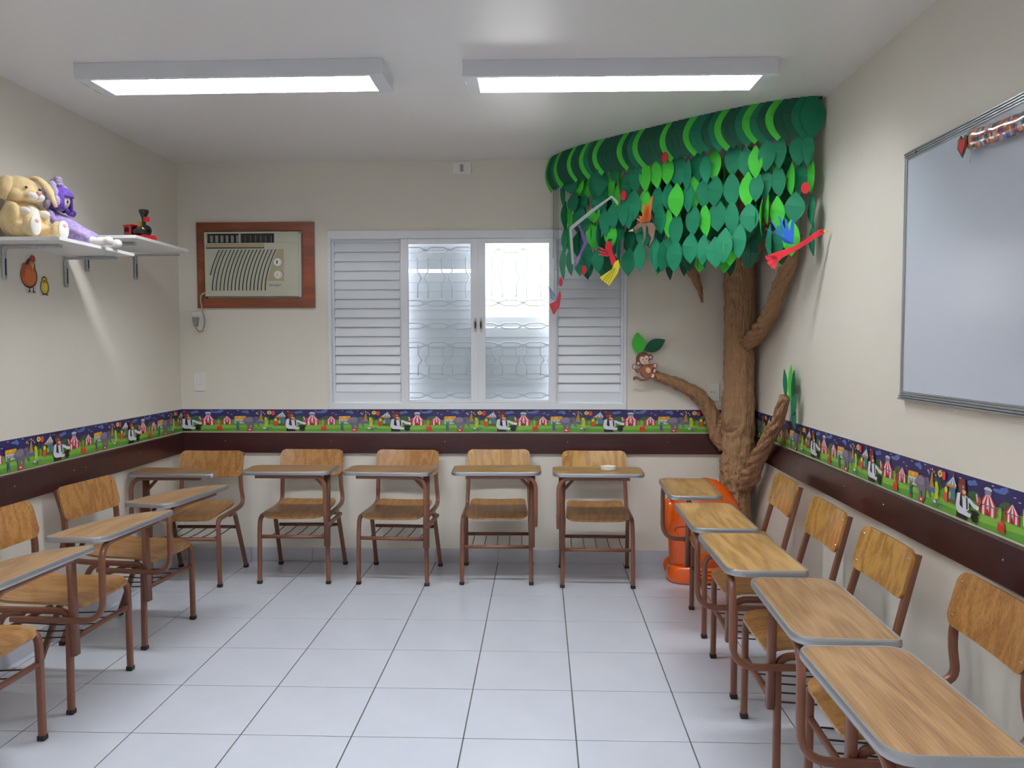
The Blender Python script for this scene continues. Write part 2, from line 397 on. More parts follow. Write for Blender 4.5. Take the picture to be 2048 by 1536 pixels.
# circus wallpaper border: printed scene, 0.695 m repeat. drawing units: x 0..827, y 0..178 (1190 per metre)
def circus():
    it = []; A = it.append
    navy, grn, lg, hill, blu = (44, 38, 92), (96, 158, 56), (128, 186, 70), (58, 92, 62), (86, 116, 178)
    A((navy, [(0, 60), (827, 60), (827, 178), (0, 178)]))
    A((grn, [(0, 0), (827, 0), (827, 96), (0, 96)]))
    for x, r in ((120, 60), (330, 55), (470, 50), (640, 70), (770, 45)): A((hill, ell(x, 88, r, 38, 16, 0, PI)))
    A((lg, [(0, 30), (200, 62), (420, 50), (620, 66), (827, 40), (827, 26), (500, 34), (240, 22), (0, 12)]))
    for x, y, w in ((105, 155, 35), (280, 155, 42), (310, 165, 25), (505, 158, 30), (90, 150, 18), (525, 150, 14)):
        A((blu, ell(x, y, w, 8, 12))); A((blu, ell(x+w*.4, y+6, w*.4, 8, 10)))
    for x, y in ((372, 150), (400, 138), (450, 168), (240, 168), (20, 160), (570, 170), (700, 165), (600, 145)): A(((190, 190, 215), ell(x, y, 9, 2.5, 8)))
    def tent(cx, y0, w, h, hr):
        n = 7
        for k in range(n):     # striped wall
            a, b = cx-w*.42+w*.84*k/n, cx-w*.42+w*.84*(k+1)/n
            A((((196, 40, 60), (240, 232, 232))[k % 2], [(a, y0), (b, y0), (b, y0+h*.5), (a, y0+h*.5)]))
        for k in range(n):     # striped roof
            a, b = cx-w/2+w*k/n, cx-w/2+w*(k+1)/n; u, v = cx-w*hr+2*w*hr*k/n, cx-w*hr+2*w*hr*(k+1)/n
            A((((200, 44, 62), (242, 236, 236))[k % 2], [(a, y0+h*.46), (b, y0+h*.46), (v, y0+h), (u, y0+h)]))
        A(((96, 100, 150), [(cx-w/2, y0+h*.44), (cx+w/2, y0+h*.44), (cx+w/2, y0+h*.49), (cx-w/2, y0+h*.49)]))
        A(((150, 22, 40), [(cx-w*.12, y0), (cx+w*.1, y0), (cx-.01*w, y0+h*.4)]))
    tent(212, 52, 122, 78, .13)
    A(((150, 170, 190), [(192, 130), (232, 130), (232, 146), (192, 146)])); A(((210, 215, 222), ell(212, 146, 26, 12, 12, 0, PI)))
    for k in range(4): A(((110, 90, 120), [(196+k*9, 131), (200+k*9, 131), (200+k*9, 145), (196+k*9, 145)]))
    tent(363, 58, 92, 66, .03)
    A(((224, 160, 40), round_poly([(420, 100), (514, 104), (514, 126), (424, 124)], 6, 2))); A(((240, 190, 70), ell(466, 114, 10, 8)))
    A(((212, 210, 205), [(426, 64), (508, 66), (510, 102), (424, 100)]))
    for x in (440, 462, 486): A(((150, 150, 158), ell(x, 82, 9, 12, 10)))
    A(((54, 80, 150), [(438, 16), (448, 16), (446, 58), (436, 58)])); A(((60, 90, 165), [(450, 16), (460, 16), (456, 58), (446, 58)])); A(((170, 80, 60), ell(450, 14, 14, 5)))
    A(((80, 130, 70), ell(448, 66, 14, 14)))
    # elephant balancing on a red ball
    g, g2 = (112, 106, 130), (136, 128, 146)
    A(((206, 34, 44), ell(543, 16, 24, 14, 16))); A(((240, 230, 230), ell(543, 16, 10, 5)))
    A((g, [(512, 70), (528, 20), (542, 20), (546, 60), (558, 58), (560, 20), (574, 20), (584, 76)])); A((g, ell(542, 86, 50, 34, 18))); A((g2, ell(536, 96, 36, 20, 14)))
    A((g, ell(592, 94, 24, 26, 14))); A((g, [(604, 84), (618, 56), (626, 40), (616, 38), (604, 54), (594, 74)])); A(((92, 88, 112), ell(582, 92, 12, 20, 12)))
    A(((30, 28, 36), ell(600, 100, 2.5, 3, 8)))
    # juggler and clowns
    for x, y, c in ((600, 150, (220, 220, 230)), (618, 158, (210, 90, 70)), (636, 160, (230, 220, 200)), (652, 152, (200, 200, 220)), (664, 140, (220, 180, 90)), (610, 140, (180, 190, 200))): A((c, ell(x, y, 5, 5, 8)))
    A(((186, 130, 70), [(622, 110), (632, 150), (640, 150), (644, 110), (660, 74), (612, 74)])); A(((70, 110, 170), [(612, 66), (660, 66), (656, 84), (616, 84)]))
    A(((168, 194, 52), ell(676, 84, 16, 20))); A(((196, 206, 60), ell(672, 104, 12, 12))); A(((200, 200, 70), [(660, 40), (690, 44), (686, 76), (664, 72)]))
    A(((90, 120, 180), [(646, 24), (720, 36), (720, 30), (646, 18)])); A(((230, 226, 220), ell(660, 30, 12, 6))); A(((60, 70, 60), [(684, 8), (690, 8), (690, 28), (684, 28)]))
    A(((204, 84, 50), [(738, 44), (760, 46), (762, 92), (736, 90)])); A(((226, 205, 60), ell(750, 96, 12, 12))); A(((210, 60, 50), ell(736, 66, 6, 14)))
    A(((110, 60, 50), [(697, 60), (702, 60), (702, 150), (697, 150)])); A(((232, 206, 90), ell(700, 152, 18, 14, 12))); A(((90, 130, 60), ell(700, 152, 7, 6))); A(((208, 62, 56), round_poly([(718, 132), (744, 132), (744, 166), (718, 166)], 10, 3)))
    # carousel
    A(((196, 128, 70), [(754, 112), (827, 112), (827, 124), (750, 124)]))
    for k in range(6):
        a, b = 752+13*k, 752+13*(k+1); A((((120, 160, 190), (232, 226, 214))[k % 2], [(a, 122), (b, 122), (806, 158), (804, 158)]))
    A(((200, 90, 60), [(803, 156), (808, 156), (808, 172), (803, 172)])); A(((70, 120, 150), [(776, 60), (822, 60), (822, 112), (776, 112)])); A(((120, 70, 60), [(768, 54), (827, 54), (827, 66), (768, 66)]))
    A(((180, 196, 80), ell(780, 80, 8, 16)))
    # snake pot
    A(((206, 52, 40), [(280, 12), (326, 12), (322, 44), (284, 44)])); A(((228, 80, 56), ell(303, 44, 20, 6))); A(((150, 180, 80), [(292, 46), (300, 46), (306, 86), (298, 92), (288, 88)])); A(((130, 160, 70), ell(296, 92, 10, 7)))
    A(((180, 60, 50), [(310, 46), (318, 46), (322, 100), (318, 100)]))
    # magician bear (white shirt, black waistcoat, top hat in hand)
    br, wh, bk = (128, 66, 44), (226, 228, 240), (28, 24, 32)
    A((bk, [(6, 6), (78, 6), (72, 60), (12, 60)])); A((wh, [(0, 50), (10, 100), (50, 108), (92, 92), (96, 50), (60, 26), (12, 30)]))
    A((bk, [(26, 30), (32, 104), (42, 106), (48, 80), (52, 40)])); A((bk, [(72, 96), (84, 92), (88, 50), (78, 46)]))
    A((wh, [(2, 40), (20, 24), (104, 20), (112, 34), (60, 42), (20, 60)])); A((wh, [(84, 84), (128, 62), (160, 58), (164, 74), (130, 80), (96, 96)]))
    A((bk, ell(132, 26, 22, 18, 14))); A((bk, ell(134, 46, 32, 8, 12))); A(((245, 245, 245), ell(152, 66, 10, 7, 8)))
    A(((200, 44, 44), [(44, 92), (66, 104), (66, 90), (44, 104)]))
    A((br, ell(48, 122, 24, 24, 16))); A(((226, 180, 130), ell(60, 112, 14, 10, 12))); A((bk, ell(66, 122, 6, 5, 8))); A(((120, 40, 34), [(20, 138), (26, 158), (64, 162), (68, 140)])); A((br, ell(24, 132, 8, 9, 8)))
    A(((250, 250, 250), ell(52, 130, 4, 5, 8))); A((bk, ell(53, 130, 1.6, 2, 6)))
    A(((180, 70, 60), ell(160, 96, 18, 16, 12))); A(((210, 200, 220), [(140, 118), (150, 90), (158, 92), (150, 122)]))
    return it
CIR = circus(); SC = 1/1190.; BZ0, BZ1 = .861, 1.009
PAPER = plain('pale_paper_edge', (206, 208, 196), .5)
def border(name, O, U, bnd, starts, x0, x1, y0, y1):
    e = struct(name, B(x0, x1, y0, y1, BZ0, BZ1), PAPER)
    for s in starts:
        o = Vector(O)+Vector(U)*s+Vector((0, 0, BZ0)); its = [(c, [(x*SC, y*SC*.985) for x, y in p]) for c, p in CIR]
        lim = None
        if s < bnd[0]-.001 or s+.695 > bnd[1]+.001:
            lo, hi = max(0, bnd[0]-s), min(.695, bnd[1]-s); lim = (lo-1e-4, hi+1e-4)
            cl = []
            for i, (c, p) in enumerate(its):
                if i < 2 or i == 7: p = [(min(max(x, lo), hi), y) for x, y in p]
                cl.append((c, p))
            its = cl
        me = art_mesh('printed_scene', its, o, U, (0, 0, 1), limit=lim); me.materials.append(PRINT); new_obj('printed_scene', me, e)
border('trim_4', (0, -.0012, 0), (1, 0, 0), (0, RW), [.695*k for k in range(6)], 0, RW, -.0012, 0)
border('trim_5', (.0012, 0, 0), (0, 1, 0), (YF, 0), [-.695*k for k in range(1, 6)], 0, .0012, YF, -.0012)
border('trim_6', (RW-.0012, 0, 0), (0, -1, 0), (0, 5.9), [.419+.695*k for k in range(-1, 6)], RW-.0012, RW, YF, -.0012)
# ------------------------------------------------------------------ window
win = setting('window_1', (0, 0, 0), 'white metal sliding window with louvred side panels')
def wpart(name, bm, mat=WHITE, parent=win, **k): return obj(name, bm, mat, parent, **k)
bm = bmesh.new()
box(bm, WX0-.004, WX1+.004, -.014, .10, 2.118, WZ1+.016, .003); box(bm, WX0-.004, WX1+.004, -.014, .10, WZ0-.002, 1.052, .003)
box(bm, WX0-.002, WX0+.016, -.012, .10, 1.052, 2.118); box(bm, WX1-.016, WX1+.002, -.012, .10, 1.052, 2.118)
wpart('window_frame', bm)
slm = {}
def slat(w, a=-.32):
    k = (round(w, 3), a)
    if k not in slm:
        b = bmesh.new(); box(b, 0, w, -.0045, .0045, -.033, .033, .002); bmesh.ops.rotate(b, verts=b.verts, cent=(0, 0, 0), matrix=Matrix.Rotation(a, 3, 'X'))
        slm[k] = to_mesh(b, 'slat'); slm[k].materials.append(WHITE)
    return slm[k]
def louvre(x0, x1, y, name='louvre_panel'):
    bm = bmesh.new(); box(bm, x0, x0+.014, y-.01, y+.016, 1.054, 2.116); box(bm, x1-.014, x1, y-.01, y+.016, 1.054, 2.116)
    box(bm, x0, x1, y+.016, y+.022, 1.054, 2.116); box(bm, x0, x1, y-.008, y+.012, 1.054, 1.128, .002)  # full-height backing sheet added behind the slats to block daylight
    e = wpart(name, bm)
    for k in range(17):
        o = new_obj('slat', slat(x1-x0-.03), e); o.location = (x0+.015, y, 1.152+.0612*k)
louvre(WX0+.016, 1.470, .036); louvre(2.474, WX1-.016, .036)
def sash(x0, x1, hx):
    bm = bmesh.new(); w = .048
    box(bm, x0, x0+w, .0, .028, 1.053, 2.117, .002); box(bm, x1-w, x1, .0, .028, 1.053, 2.117, .002)
    box(bm, x0+w, x1-w, .0, .028, 1.053, 1.07, .001); box(bm, x0+w, x1-w, .0, .028, 2.086, 2.117, .001)
    e = wpart('sash_frame', bm)
    obj('pane', B(x0+w, x1-w, .012, .016, 1.07, 2.086), GLASS, e)
    b = prism(bmesh.new(), ell(0, 0, .0135, .047, 16), (hx, .0, 1.56), (1, 0, 0), (0, 0, 1), .003)
    h = obj('handle', b, CHROME, e, label='recessed dark and chrome finger pull')
    obj('handle_recess', prism(bmesh.new(), ell(0, 0, .006, .028, 12), (hx, .0, 1.56), (1, 0, 0), (0, 0, 1), .0012, .0032), BLACK, e)
sash(1.466, 1.969, 1.951); sash(1.969, 2.476, 1.987)
# iron grille behind the glass
def gbar(pts):
    bm = sweep(bmesh.new(), pts, circ(.0045, 6), upv=(0, 1, 0)); obj('grille_bar', bm, WHITE, grille, smooth=True)
grille = wpart('grille', B(1.46, 2.49, .060, .068, 2.096, 2.104))
gy = .064
for z in (2.052, 1.705, 1.555, 1.43, 1.225, 1.098):
    for sg in (1, -1):
        pts = []; x = 1.47
        while x < 2.47:
            pts += [(x, gy, z+sg*.004), (x+.03, gy, z+sg*.018), (x+.11, gy, z+sg*.018), (x+.14, gy, z+sg*.004)]; x += .16
        gbar([p for p in pts if p[0] < 2.48])
for zc in (1.87, 1.33-.0):
    h = .10 if zc < 1.5 else .13
    for x in (1.60, 1.76, 1.92, 2.09, 2.25, 2.41):
        for sg in (1, -1): gbar([(x+sg*.035, gy, zc-h), (x+sg*.035, gy, zc-h*.35), (x+sg*.01, gy, zc), (x+sg*.035, gy, zc+h*.35), (x+sg*.035, gy, zc+h)])
# outer louvred shutters: left one nearly closed, right one with the upper half open
def shutter(x0, x1, zs, z0, z1):
    bm = bmesh.new(); box(bm, x0, x0+.02, .112, .14, z0, z1); box(bm, x1-.02, x1, .112, .14, z0, z1)
    e = wpart('outer_shutter', bm)
    for z in zs: o = new_obj('slat', slat(round(x1-x0-.034, 3), -.17), e); o.location = (x0+.017, .126, z)
zz = [1.085+.0612*k for k in range(17)]
shutter(1.45, 1.975, [z-.002 for z in zz if z < 1.89]+[1.964, 2.025, 2.086], 1.05, 2.13)
shutter(1.975, 2.50, [z for z in zz if z < 1.56]+[1.583], 1.05, 1.62)

# ------------------------------------------------------------------ window air conditioner in its wooden frame
ac = thing('window_air_conditioner', 'aged grey window air conditioner set in a reddish wooden frame on the back wall', 'air conditioner', (.51, 0, 1.68))
def al(o): o.location = Vector(o.location)-Vector((.51, 0, 1.68)); return o
fx0, fx1, fz0, fz1, ax0, ax1, az0, az1 = .132, .905, 1.674, 2.229, .197, .815, 1.748, 2.163
for nm, pts in (('frame_board', [(fx0, fz1), (fx1, fz1), (ax1+.012, az1+.008), (ax0-.005, az1+.008)]), ('frame_board', [(fx0, fz0), (fx1, fz0), (ax1+.012, az0-.012), (ax0-.005, az0-.012)]),
                ('frame_board', [(fx0, fz0), (fx0, fz1), (ax0-.005, az1+.008), (ax0-.005, az0-.012)]), ('frame_board', [(fx1, fz0), (fx1, fz1), (ax1+.012, az1+.008), (ax1+.012, az0-.012)])):
    al(obj(nm, prism(bmesh.new(), pts, (0, 0, 0), (1, 0, 0), (0, 0, 1), .022), ACW, ac))
fy = -.052
# front panel with openings: built from strips
bm = bmesh.new()
v0, v1 = 2.092, 2.152      # vent band
box(bm, ax0, ax1, -.036, 0, az0, az1, .004)
box(bm, ax0, ax1, fy, -.036, v1, az1, .002); box(bm, ax0, .214, fy, -.036, v0, v1); box(bm, .424, .434, fy, -.036, v0, v1); box(bm, .655, ax1, fy, -.036, v0, v1)
box(bm, ax0, ax1, fy, -.036, az0, v0, .002)
al(obj('front_panel', bm, ACP, ac))
for x0, x1 in ((.214, .424), (.434, .655)):
    al(obj('vent_recess', B(x0, x1, -.038, -.0355, v0, v1), ACK, ac))
    for k in range(6):
        x = x0+.03+k*.034; b = B(-.0012 if x0 > .4 else -.009, .0012 if x0 > .4 else .009, fy+.002, -.038, v0+.004, v1-.012)
        bmesh.ops.translate(b, verts=b.verts, vec=(x, 0, 0)); al(obj('vent_vane', b, plain('grey_vane', (140, 142, 140), .4), ac))
al(obj('filter_flap', B(.207, .590, fy-.006, fy, 2.062, 2.084, .002), ACD, ac))
al(obj('flap_shadow_gap', B(.207, .590, fy-.0012, fy, 2.056, 2.062), ACK, ac))
for k in range(16):   # curved grille slots
    xb = .236+.0246*k; pts = []
    for i in range(9):
        t = i/8; z = 1.785+(2.048-1.785)*t; x = xb-.012+.075*t**1.8
        pts.append((x, z))
    if k == 0: pts = pts[3:]
    if k < 3: pts = [(p[0]-.002, p[1]) for p in pts]
    w = .0054; poly = [(x-w, z) for x, z in pts]+[(x+w*.6, z) for x, z in pts[::-1]]
    al(obj('grille_slot', prism(bmesh.new(), poly, (0, fy, 0), (1, 0, 0), (0, 0, 1), .0012), ACK, ac))
    poly = [(x+w*.6, z) for x, z in pts]+[(x+w*.6+.008, z) for x, z in pts[::-1]]
    al(obj('grille_blade', prism(bmesh.new(), poly, (0, fy, 0), (1, 0, 0), (0, 0, 1), .005), ACP, ac))
al(obj('control_panel', prism(bmesh.new(), [(.682, 2.05), (.716, 2.05), (.716, 1.845), (.604, 1.845), (.64, 1.95)], (0, fy, 0), (1, 0, 0), (0, 0, 1), .001), ACD, ac))
for z in (1.966, 1.885):
    b = lathe(bmesh.new(), [(.027, 0), (.027, .004), (.021, .005), (.021, .016), (.018, .018)], 24)
    bmesh.ops.rotate(b, verts=b.verts, cent=(0, 0, 0), matrix=Matrix.Rotation(PI/2, 3, 'X')); bmesh.ops.translate(b, verts=b.verts, vec=(.678, fy, z))
    kn = al(obj('control_knob', b, PLW, ac, smooth=True, angle=.6))
    b = lathe(bmesh.new(), [(.0285, 0), (.0285, .002)], 24); bmesh.ops.rotate(b, verts=b.verts, cent=(0, 0, 0), matrix=Matrix.Rotation(PI/2, 3, 'X')); bmesh.ops.translate(b, verts=b.verts, vec=(.678, fy, z))
    al(obj('knob_ring', b, ACK, ac))
    al(obj('knob_mark', B(.674, .682, fy-.0195, fy-.017, z-.012, z+.010), ACK if z > 1.9 else ACP, ac))
tm = text_mesh('Springer', .024, .35, .0005); o = new_obj('lettering', tm, ac, plain('grey_print', (86, 98, 112), .4)); o.location = (.655-.51, fy-.0008, 1.820-1.68); o.rotation_euler = (PI/2, 0, 0)
al(obj('side_trim', B(ax1-.004, ax1+.012, fy+.004, -.02, az0-.006, az1-.01, .002), plain('silver_strip', (200, 200, 198), .3, metal=.4), ac))
# power cord from the unit to the socket: the cord belongs to the unit
cpts = fillet([(.196, -.03, 1.775), (.160, -.035, 1.762), (.155, -.03, 1.72), (.168, -.028, 1.65), (.182, -.028, 1.59), (.168, -.03, 1.525), (.14, -.03, 1.515), (.122, -.034, 1.545), (.118, -.036, 1.57)], .02, 4)
al(obj('power_cord', sweep(bmesh.new(), cpts, circ(.0048, 8), upv=(0, 1, 0)), plain('grey_cord', (168, 166, 158), .5), ac, smooth=True))
b = prism(bmesh.new(), round_poly([(-.019, .03), (.019, .03), (.009, -.028), (-.009, -.028)], .005), (.118, -.010, 1.582), (1, 0, 0), (0, 0, 1), .030)
al(obj('plug', b, plain('grey_plug', (150, 150, 144), .5), ac))

# sockets and switch
def plate(name, label, cat, x, z, w, h, kind):
    t = thing(name, label, cat, (x, 0, z))
    obj('cover_plate', B(-w/2, w/2, -.009, 0, -h/2, h/2, .003), PLW, t)
    if kind == 'socket':
        obj('socket_insert', prism(bmesh.new(), round_poly([(-.02, -.014), (.02, -.014), (.02, .014), (-.02, .014)], .008), (0, -.009, 0), (1, 0, 0), (0, 0, 1), .0012), PLW, t)
        for s in (-1, 1): obj('pin_hole', prism(bmesh.new(), ell(s*.0095, 0, .0032, .0032, 10), (0, -.0103, 0), (1, 0, 0), (0, 0, 1), .0006), DARK, t)
    elif kind == 'vsocket':
        obj('socket_insert', B(-.012, .012, -.0105, -.009, -.024, .024), plain('grey_plastic', (176, 176, 172), .5), t)
        for s in (-1, 1): obj('pin_hole', prism(bmesh.new(), ell(0, s*.009, .0034, .0034, 10), (0, -.0105, 0), (1, 0, 0), (0, 0, 1), .0006), DARK, t)
    elif kind == 'switch':
        obj('rocker', B(-.017, .017, -.014, -.009, -.018, .018, .002), PLW, t)
    else:
        obj('module', B(-.012, .020, -.0105, -.009, -.02, .02, .001), PLW, t)
    return t
plate('wall_socket', 'white wall socket under the air conditioner with grey plug in it', 'socket', .129, 1.588, .084, .121, 'plain')
plate('light_switch', 'white rocker switch plate low on back wall left of window', 'switch', .127, 1.190, .076, .121, 'switch')
plate('wall_socket', 'white two-pin socket plate beside the paper tree trunk', 'socket', 3.484, 1.124, .084, .116, 'socket')
plate('ceiling_socket', 'small white surface socket box at top of the back wall above window', 'socket', 1.868, 2.566, .121, .076, 'vsocket')

# ------------------------------------------------------------------ fluorescent ceiling lights
TUBEE = emit('lit_fluorescent_tube', (.955, .985, 1.0), TUBE_POWER)
REFL = plain('reflector', (240, 240, 240), .25, metal=.2)
FIXB = plain('fixture_body', (226, 228, 234), .4)
def fixture(cx, cyy, label, rz=0.0):
    t = thing('ceiling_light', label, 'ceiling light', (cx, cyy, RH), rz, 'fluorescent ceiling lights')
    L, Wd, H = 1.31, .235, .068
    bm = bmesh.new()
    box(bm, -L/2, L/2, -Wd/2, -Wd/2+.022, -H, 0, .0015); box(bm, -L/2, L/2, Wd/2-.022, Wd/2, -H, 0, .0015)
    box(bm, -L/2, -L/2+.062, -Wd/2+.022, Wd/2-.022, -H, 0); box(bm, L/2-.062, L/2, -Wd/2+.022, Wd/2-.022, -H, 0)
    box(bm, -L/2+.06, L/2-.06, -Wd/2+.02, Wd/2-.02, -.006, 0)
    obj('housing', bm, FIXB, t)
    bm = prism(bmesh.new(), [(-.09, -.02), (-.055, .018), (0, .002), (.055, .018), (.09, -.02), (.09, .021), (-.09, .021)], (-L/2+.064, 0, -.028), (0, 1, 0), (0, 0, 1), L-.128)
    obj('reflector', bm, REFL, t)
    for s in (-1, 1):
        obj('tube', sweep(bmesh.new(), [(-L/2+.07, s*.046, -.027), (L/2-.07, s*.046, -.027)], circ(.013, 10)), TUBEE, t, smooth=True, label='lit white fluorescent tube')
        obj('end_clip', B(-L/2+.006, -L/2+.010, s*.05-.03, s*.05+.03, -H-.0008, -H+.001), CHROME, t)
    bl = to_mesh(B(-.0008, .0008, -Wd/2+.022, Wd/2-.022, -.010, .010), 'louvre_blade'); bl.materials.append(REFL)
    n = 19
    for k in range(n):
        o = new_obj('louvre_blade', bl, t); o.location = (-L/2+.062+(L-.124)*(k+.5)/n, 0, -H+.009)
    obj('louvre_spine', B(-L/2+.062, L/2-.062, -.0008, .0008, -H+.001, -H+.021), REFL, t)
    return t
fixture(1.068, -1.700, 'long white fluorescent fixture with louvres, the left one', -.006)
fixture(2.702, -1.655, 'long white fluorescent fixture with louvres, nearest the leaf canopy', .012)
fixture(1.068, -4.35, 'long white fluorescent fixture behind the camera, left of the pair')
fixture(2.702, -4.35, 'long white fluorescent fixture behind the camera, right of the pair')

# ------------------------------------------------------------------ wall shelves, brackets, toys
def shelf(label, y0, y1, z, bys):
    t = thing('wall_shelf', label, 'shelf', (0, (y0+y1)/2, z), 0, 'white wall shelves'); c = (y0+y1)/2
    obj('board', B(0, .35, y0-c, y1-c, 0, .015, .001), WHITE2, t)
    for by in bys:
        pts = fillet([(.008, by-c, -.150), (.008, by-c, -.010), (.265, by-c, -.010)], .02, 4)
        br = obj('bracket', sweep(bmesh.new(), pts, rsec(.024, .012, .25, 1), upv=(0, 0, 1) if False else (1, 0, 0)), GALV, t, smooth=True, angle=.6)
        obj('bracket_hole', B(.0145, .0152, by-c-.004, by-c+.004, -.135, -.06), DARK, br)
    return t
shelf('white wall shelf carrying the plush rabbit and rag doll', -1.845, -1.232, 1.873, (-1.70, -1.245))
shelf('white wall shelf carrying the toy locomotive, nearer the corner', -1.212, -.625, 1.967, (-1.058, -.625+.06))

# plush rabbit
rb = thing('plush_rabbit', 'big cream plush rabbit with white feet sitting at the near end of the shelf', 'toy', (.10, -1.715, 1.888), math.radians(-14))
# local: faces -Y rotated toward the room; build facing +x then (root turned)
blobs('body', [((0, 0, .085), (.085, .085, .09)), ((-.005, 0, .15), (.055, .06, .05)), ((.03, -.075, .105), (.045, .026, .055)), ((.03, .075, .105), (.045, .026, .055)),
               ((.08, -.06, .035), (.075, .035, .034)), ((.08, .062, .035), (.07, .035, .034)), ((.135, -.075, .05), (.028, .036, .05)), ((.135, .066, .045), (.028, .034, .045))], BUN, rb)
hd = blobs('head', [((-.005, 0, .215), (.078, .082, .066)), ((.062, 0, .192), (.034, .046, .030)), ((.025, -.05, .187), (.04, .034, .030)), ((.025, .05, .187), (.04, .034, .030))], BUN, rb)
def ear(bm, s):
    prof = []
    pts = fillet([(-.01, .03, .268), (.035, .055, .282), (.085, .07, .235), (.115, .075, .155)] if s > 0 else [(-.02, -.04, .262), (.01, -.072, .262), (.02, -.094, .215), (.01, -.096, .165)], .05, 6)
    sc = [.55, .7, .85, 1, 1.1, 1.15, 1.2, 1.2, 1.25, 1.25, 1.25, 1.2, 1.15, 1.0, .8, .6]
    sc = [sc[int(i*(len(sc)-1)/(len(pts)-1))] for i in range(len(pts))]
    return sweep(bm, pts, [(x*.022, y*.012) for x, y in circ(1, 10)], upv=(0, 0, 1), scale=sc)
for s in (-1, 1): obj('ear', ear(bmesh.new(), s), BUN, rb, smooth=True)
obj('muzzle', ball(ball(bmesh.new(), (.085, -.016, .186), (.022, .022, .018)), (.085, .018, .186), (.022, .022, .018)), BUNW, rb, smooth=True)
obj('nose', ball(bmesh.new(), (.105, 0, .202), (.009, .012, .008)), PINK, rb, smooth=True)
for s in (-1, 1):
    obj('eye', ball(bmesh.new(), (.072, s*.034, .222), (.006, .006, .006), n=6), BLACK, rb, smooth=True)
    obj('hand', ball(bmesh.new(), (.072, s*.050, .118), (.03, .02, .018)), BUNW, rb, smooth=True)
    obj('foot_pad', ball(bmesh.new(), (.157, s*.072, .050), (.009, .028, .042)), BUNW, rb, smooth=True)
    for dz in (.012,): obj('toe_mark', ball(bmesh.new(), (.164, s*.072, .056+dz), (.004, .010, .009), n=6), PINK, rb, smooth=True)
obj('belly', ball(bmesh.new(), (.055, 0, .10), (.035, .035, .05)), BUNW, rb, smooth=True)

# rag doll
rd = thing('rag_doll', 'rag doll with purple yarn hair and lilac dress lying against the plush rabbit', 'doll', (.14, -1.50, 1.888), math.radians(8))
def cloth_cone(bm, prof, n=28, tilt=0):
    rings = []
    for j, (x, z, r, rz) in enumerate(prof):
        ring = []
        for k in range(n):
            a = 2*PI*k/n; w = 1+.10*math.sin(a*7)*(j/len(prof))
            ring.append(bm.verts.new((x, r*w*math.cos(a), z+rz*w*math.sin(a))))
        rings.append(ring)
    for a, b in zip(rings, rings[1:]):
        for k in range(n): bm.faces.new((a[k], a[(k+1) % n], b[(k+1) % n], b[k]))
    bm.faces.new(rings[0][::-1]); bm.faces.new(rings[-1]); return bm
obj('dress', cloth_cone(bmesh.new(), [(-.035, .165, .02, .02), (-.02, .13, .048, .04), (.0, .105, .055, .06), (.05, .07, .066, .062), (.10, .05, .074, .046), (.145, .036, .082, .036), (.155, .032, .076, .030)]), LIL, rd, smooth=True)
obj('head', ball(bmesh.new(), (0, 0, .215), (.046, .046, .05)), SKIN, rd, smooth=True)
hair = bmesh.new()
for k in range(40):
    a = -PI*.98+2*PI*.98*k/39; r = .05
    x, y = r*math.cos(a), r*math.sin(a)
    low = .228 if abs(a) < .8 else .165
    sweep(hair, [(x*.15, y*.15, .272), (x*.7, y*.7, .262), (x*1.08, y*1.08, .235), (x*1.14, y*1.14, low)], circ(.0075, 6), upv=(0, 1, 0) if abs(y) < .03 else (1, 0, 0))
obj('hair', hair, PUR, rd, smooth=True)
bon = bmesh.new()
for k in range(26):
    a = PI*.42+PI*1.16*k/25; ball(bon, (.052*math.cos(a), .058*math.sin(a), .225+.045*math.sin(k*.9)), (.018, .02, .026), n=5)
for k in range(8): ball(bon, (-.01+.014*math.sin(k*2), .012*math.cos(k*2.2), .283+.004*k), (.02, .018, .012), n=5)
obj('bonnet', bon, LACE, rd, smooth=True)
for s in (-1, 1): obj('eye', ball(bmesh.new(), (.044, s*.016, .205), (.004, .004, .008), n=6), BLACK, rd, smooth=True)
rib = bmesh.new(); ball(rib, (.048, 0, .150), (.012, .010, .010), n=6)
for s in (-1, 1): ball(rib, (.050, s*.026, .156), (.010, .024, .014), Matrix.Rotation(s*.5, 4, 'X'), n=6)
obj('bow', rib, PURD, rd, smooth=True)
for s in (-1, 1):
    obj('arm', sweep(bmesh.new(), fillet([(-.02, s*.045, .15), (.0, s*.085, .12), (.04, s*.085, .09)], .03), circ(.017, 10), upv=(1, 0, 0), scale=None), LIL, rd, smooth=True)
    b = blobs('leg', [((.14, s*.038, .026), (.05, .024, .022)), ((.20, s*.046, .022), (.04, .022, .02)), ((.235, s*.05, .024), (.022, .024, .022))], SOCK, rd, vox=.006)

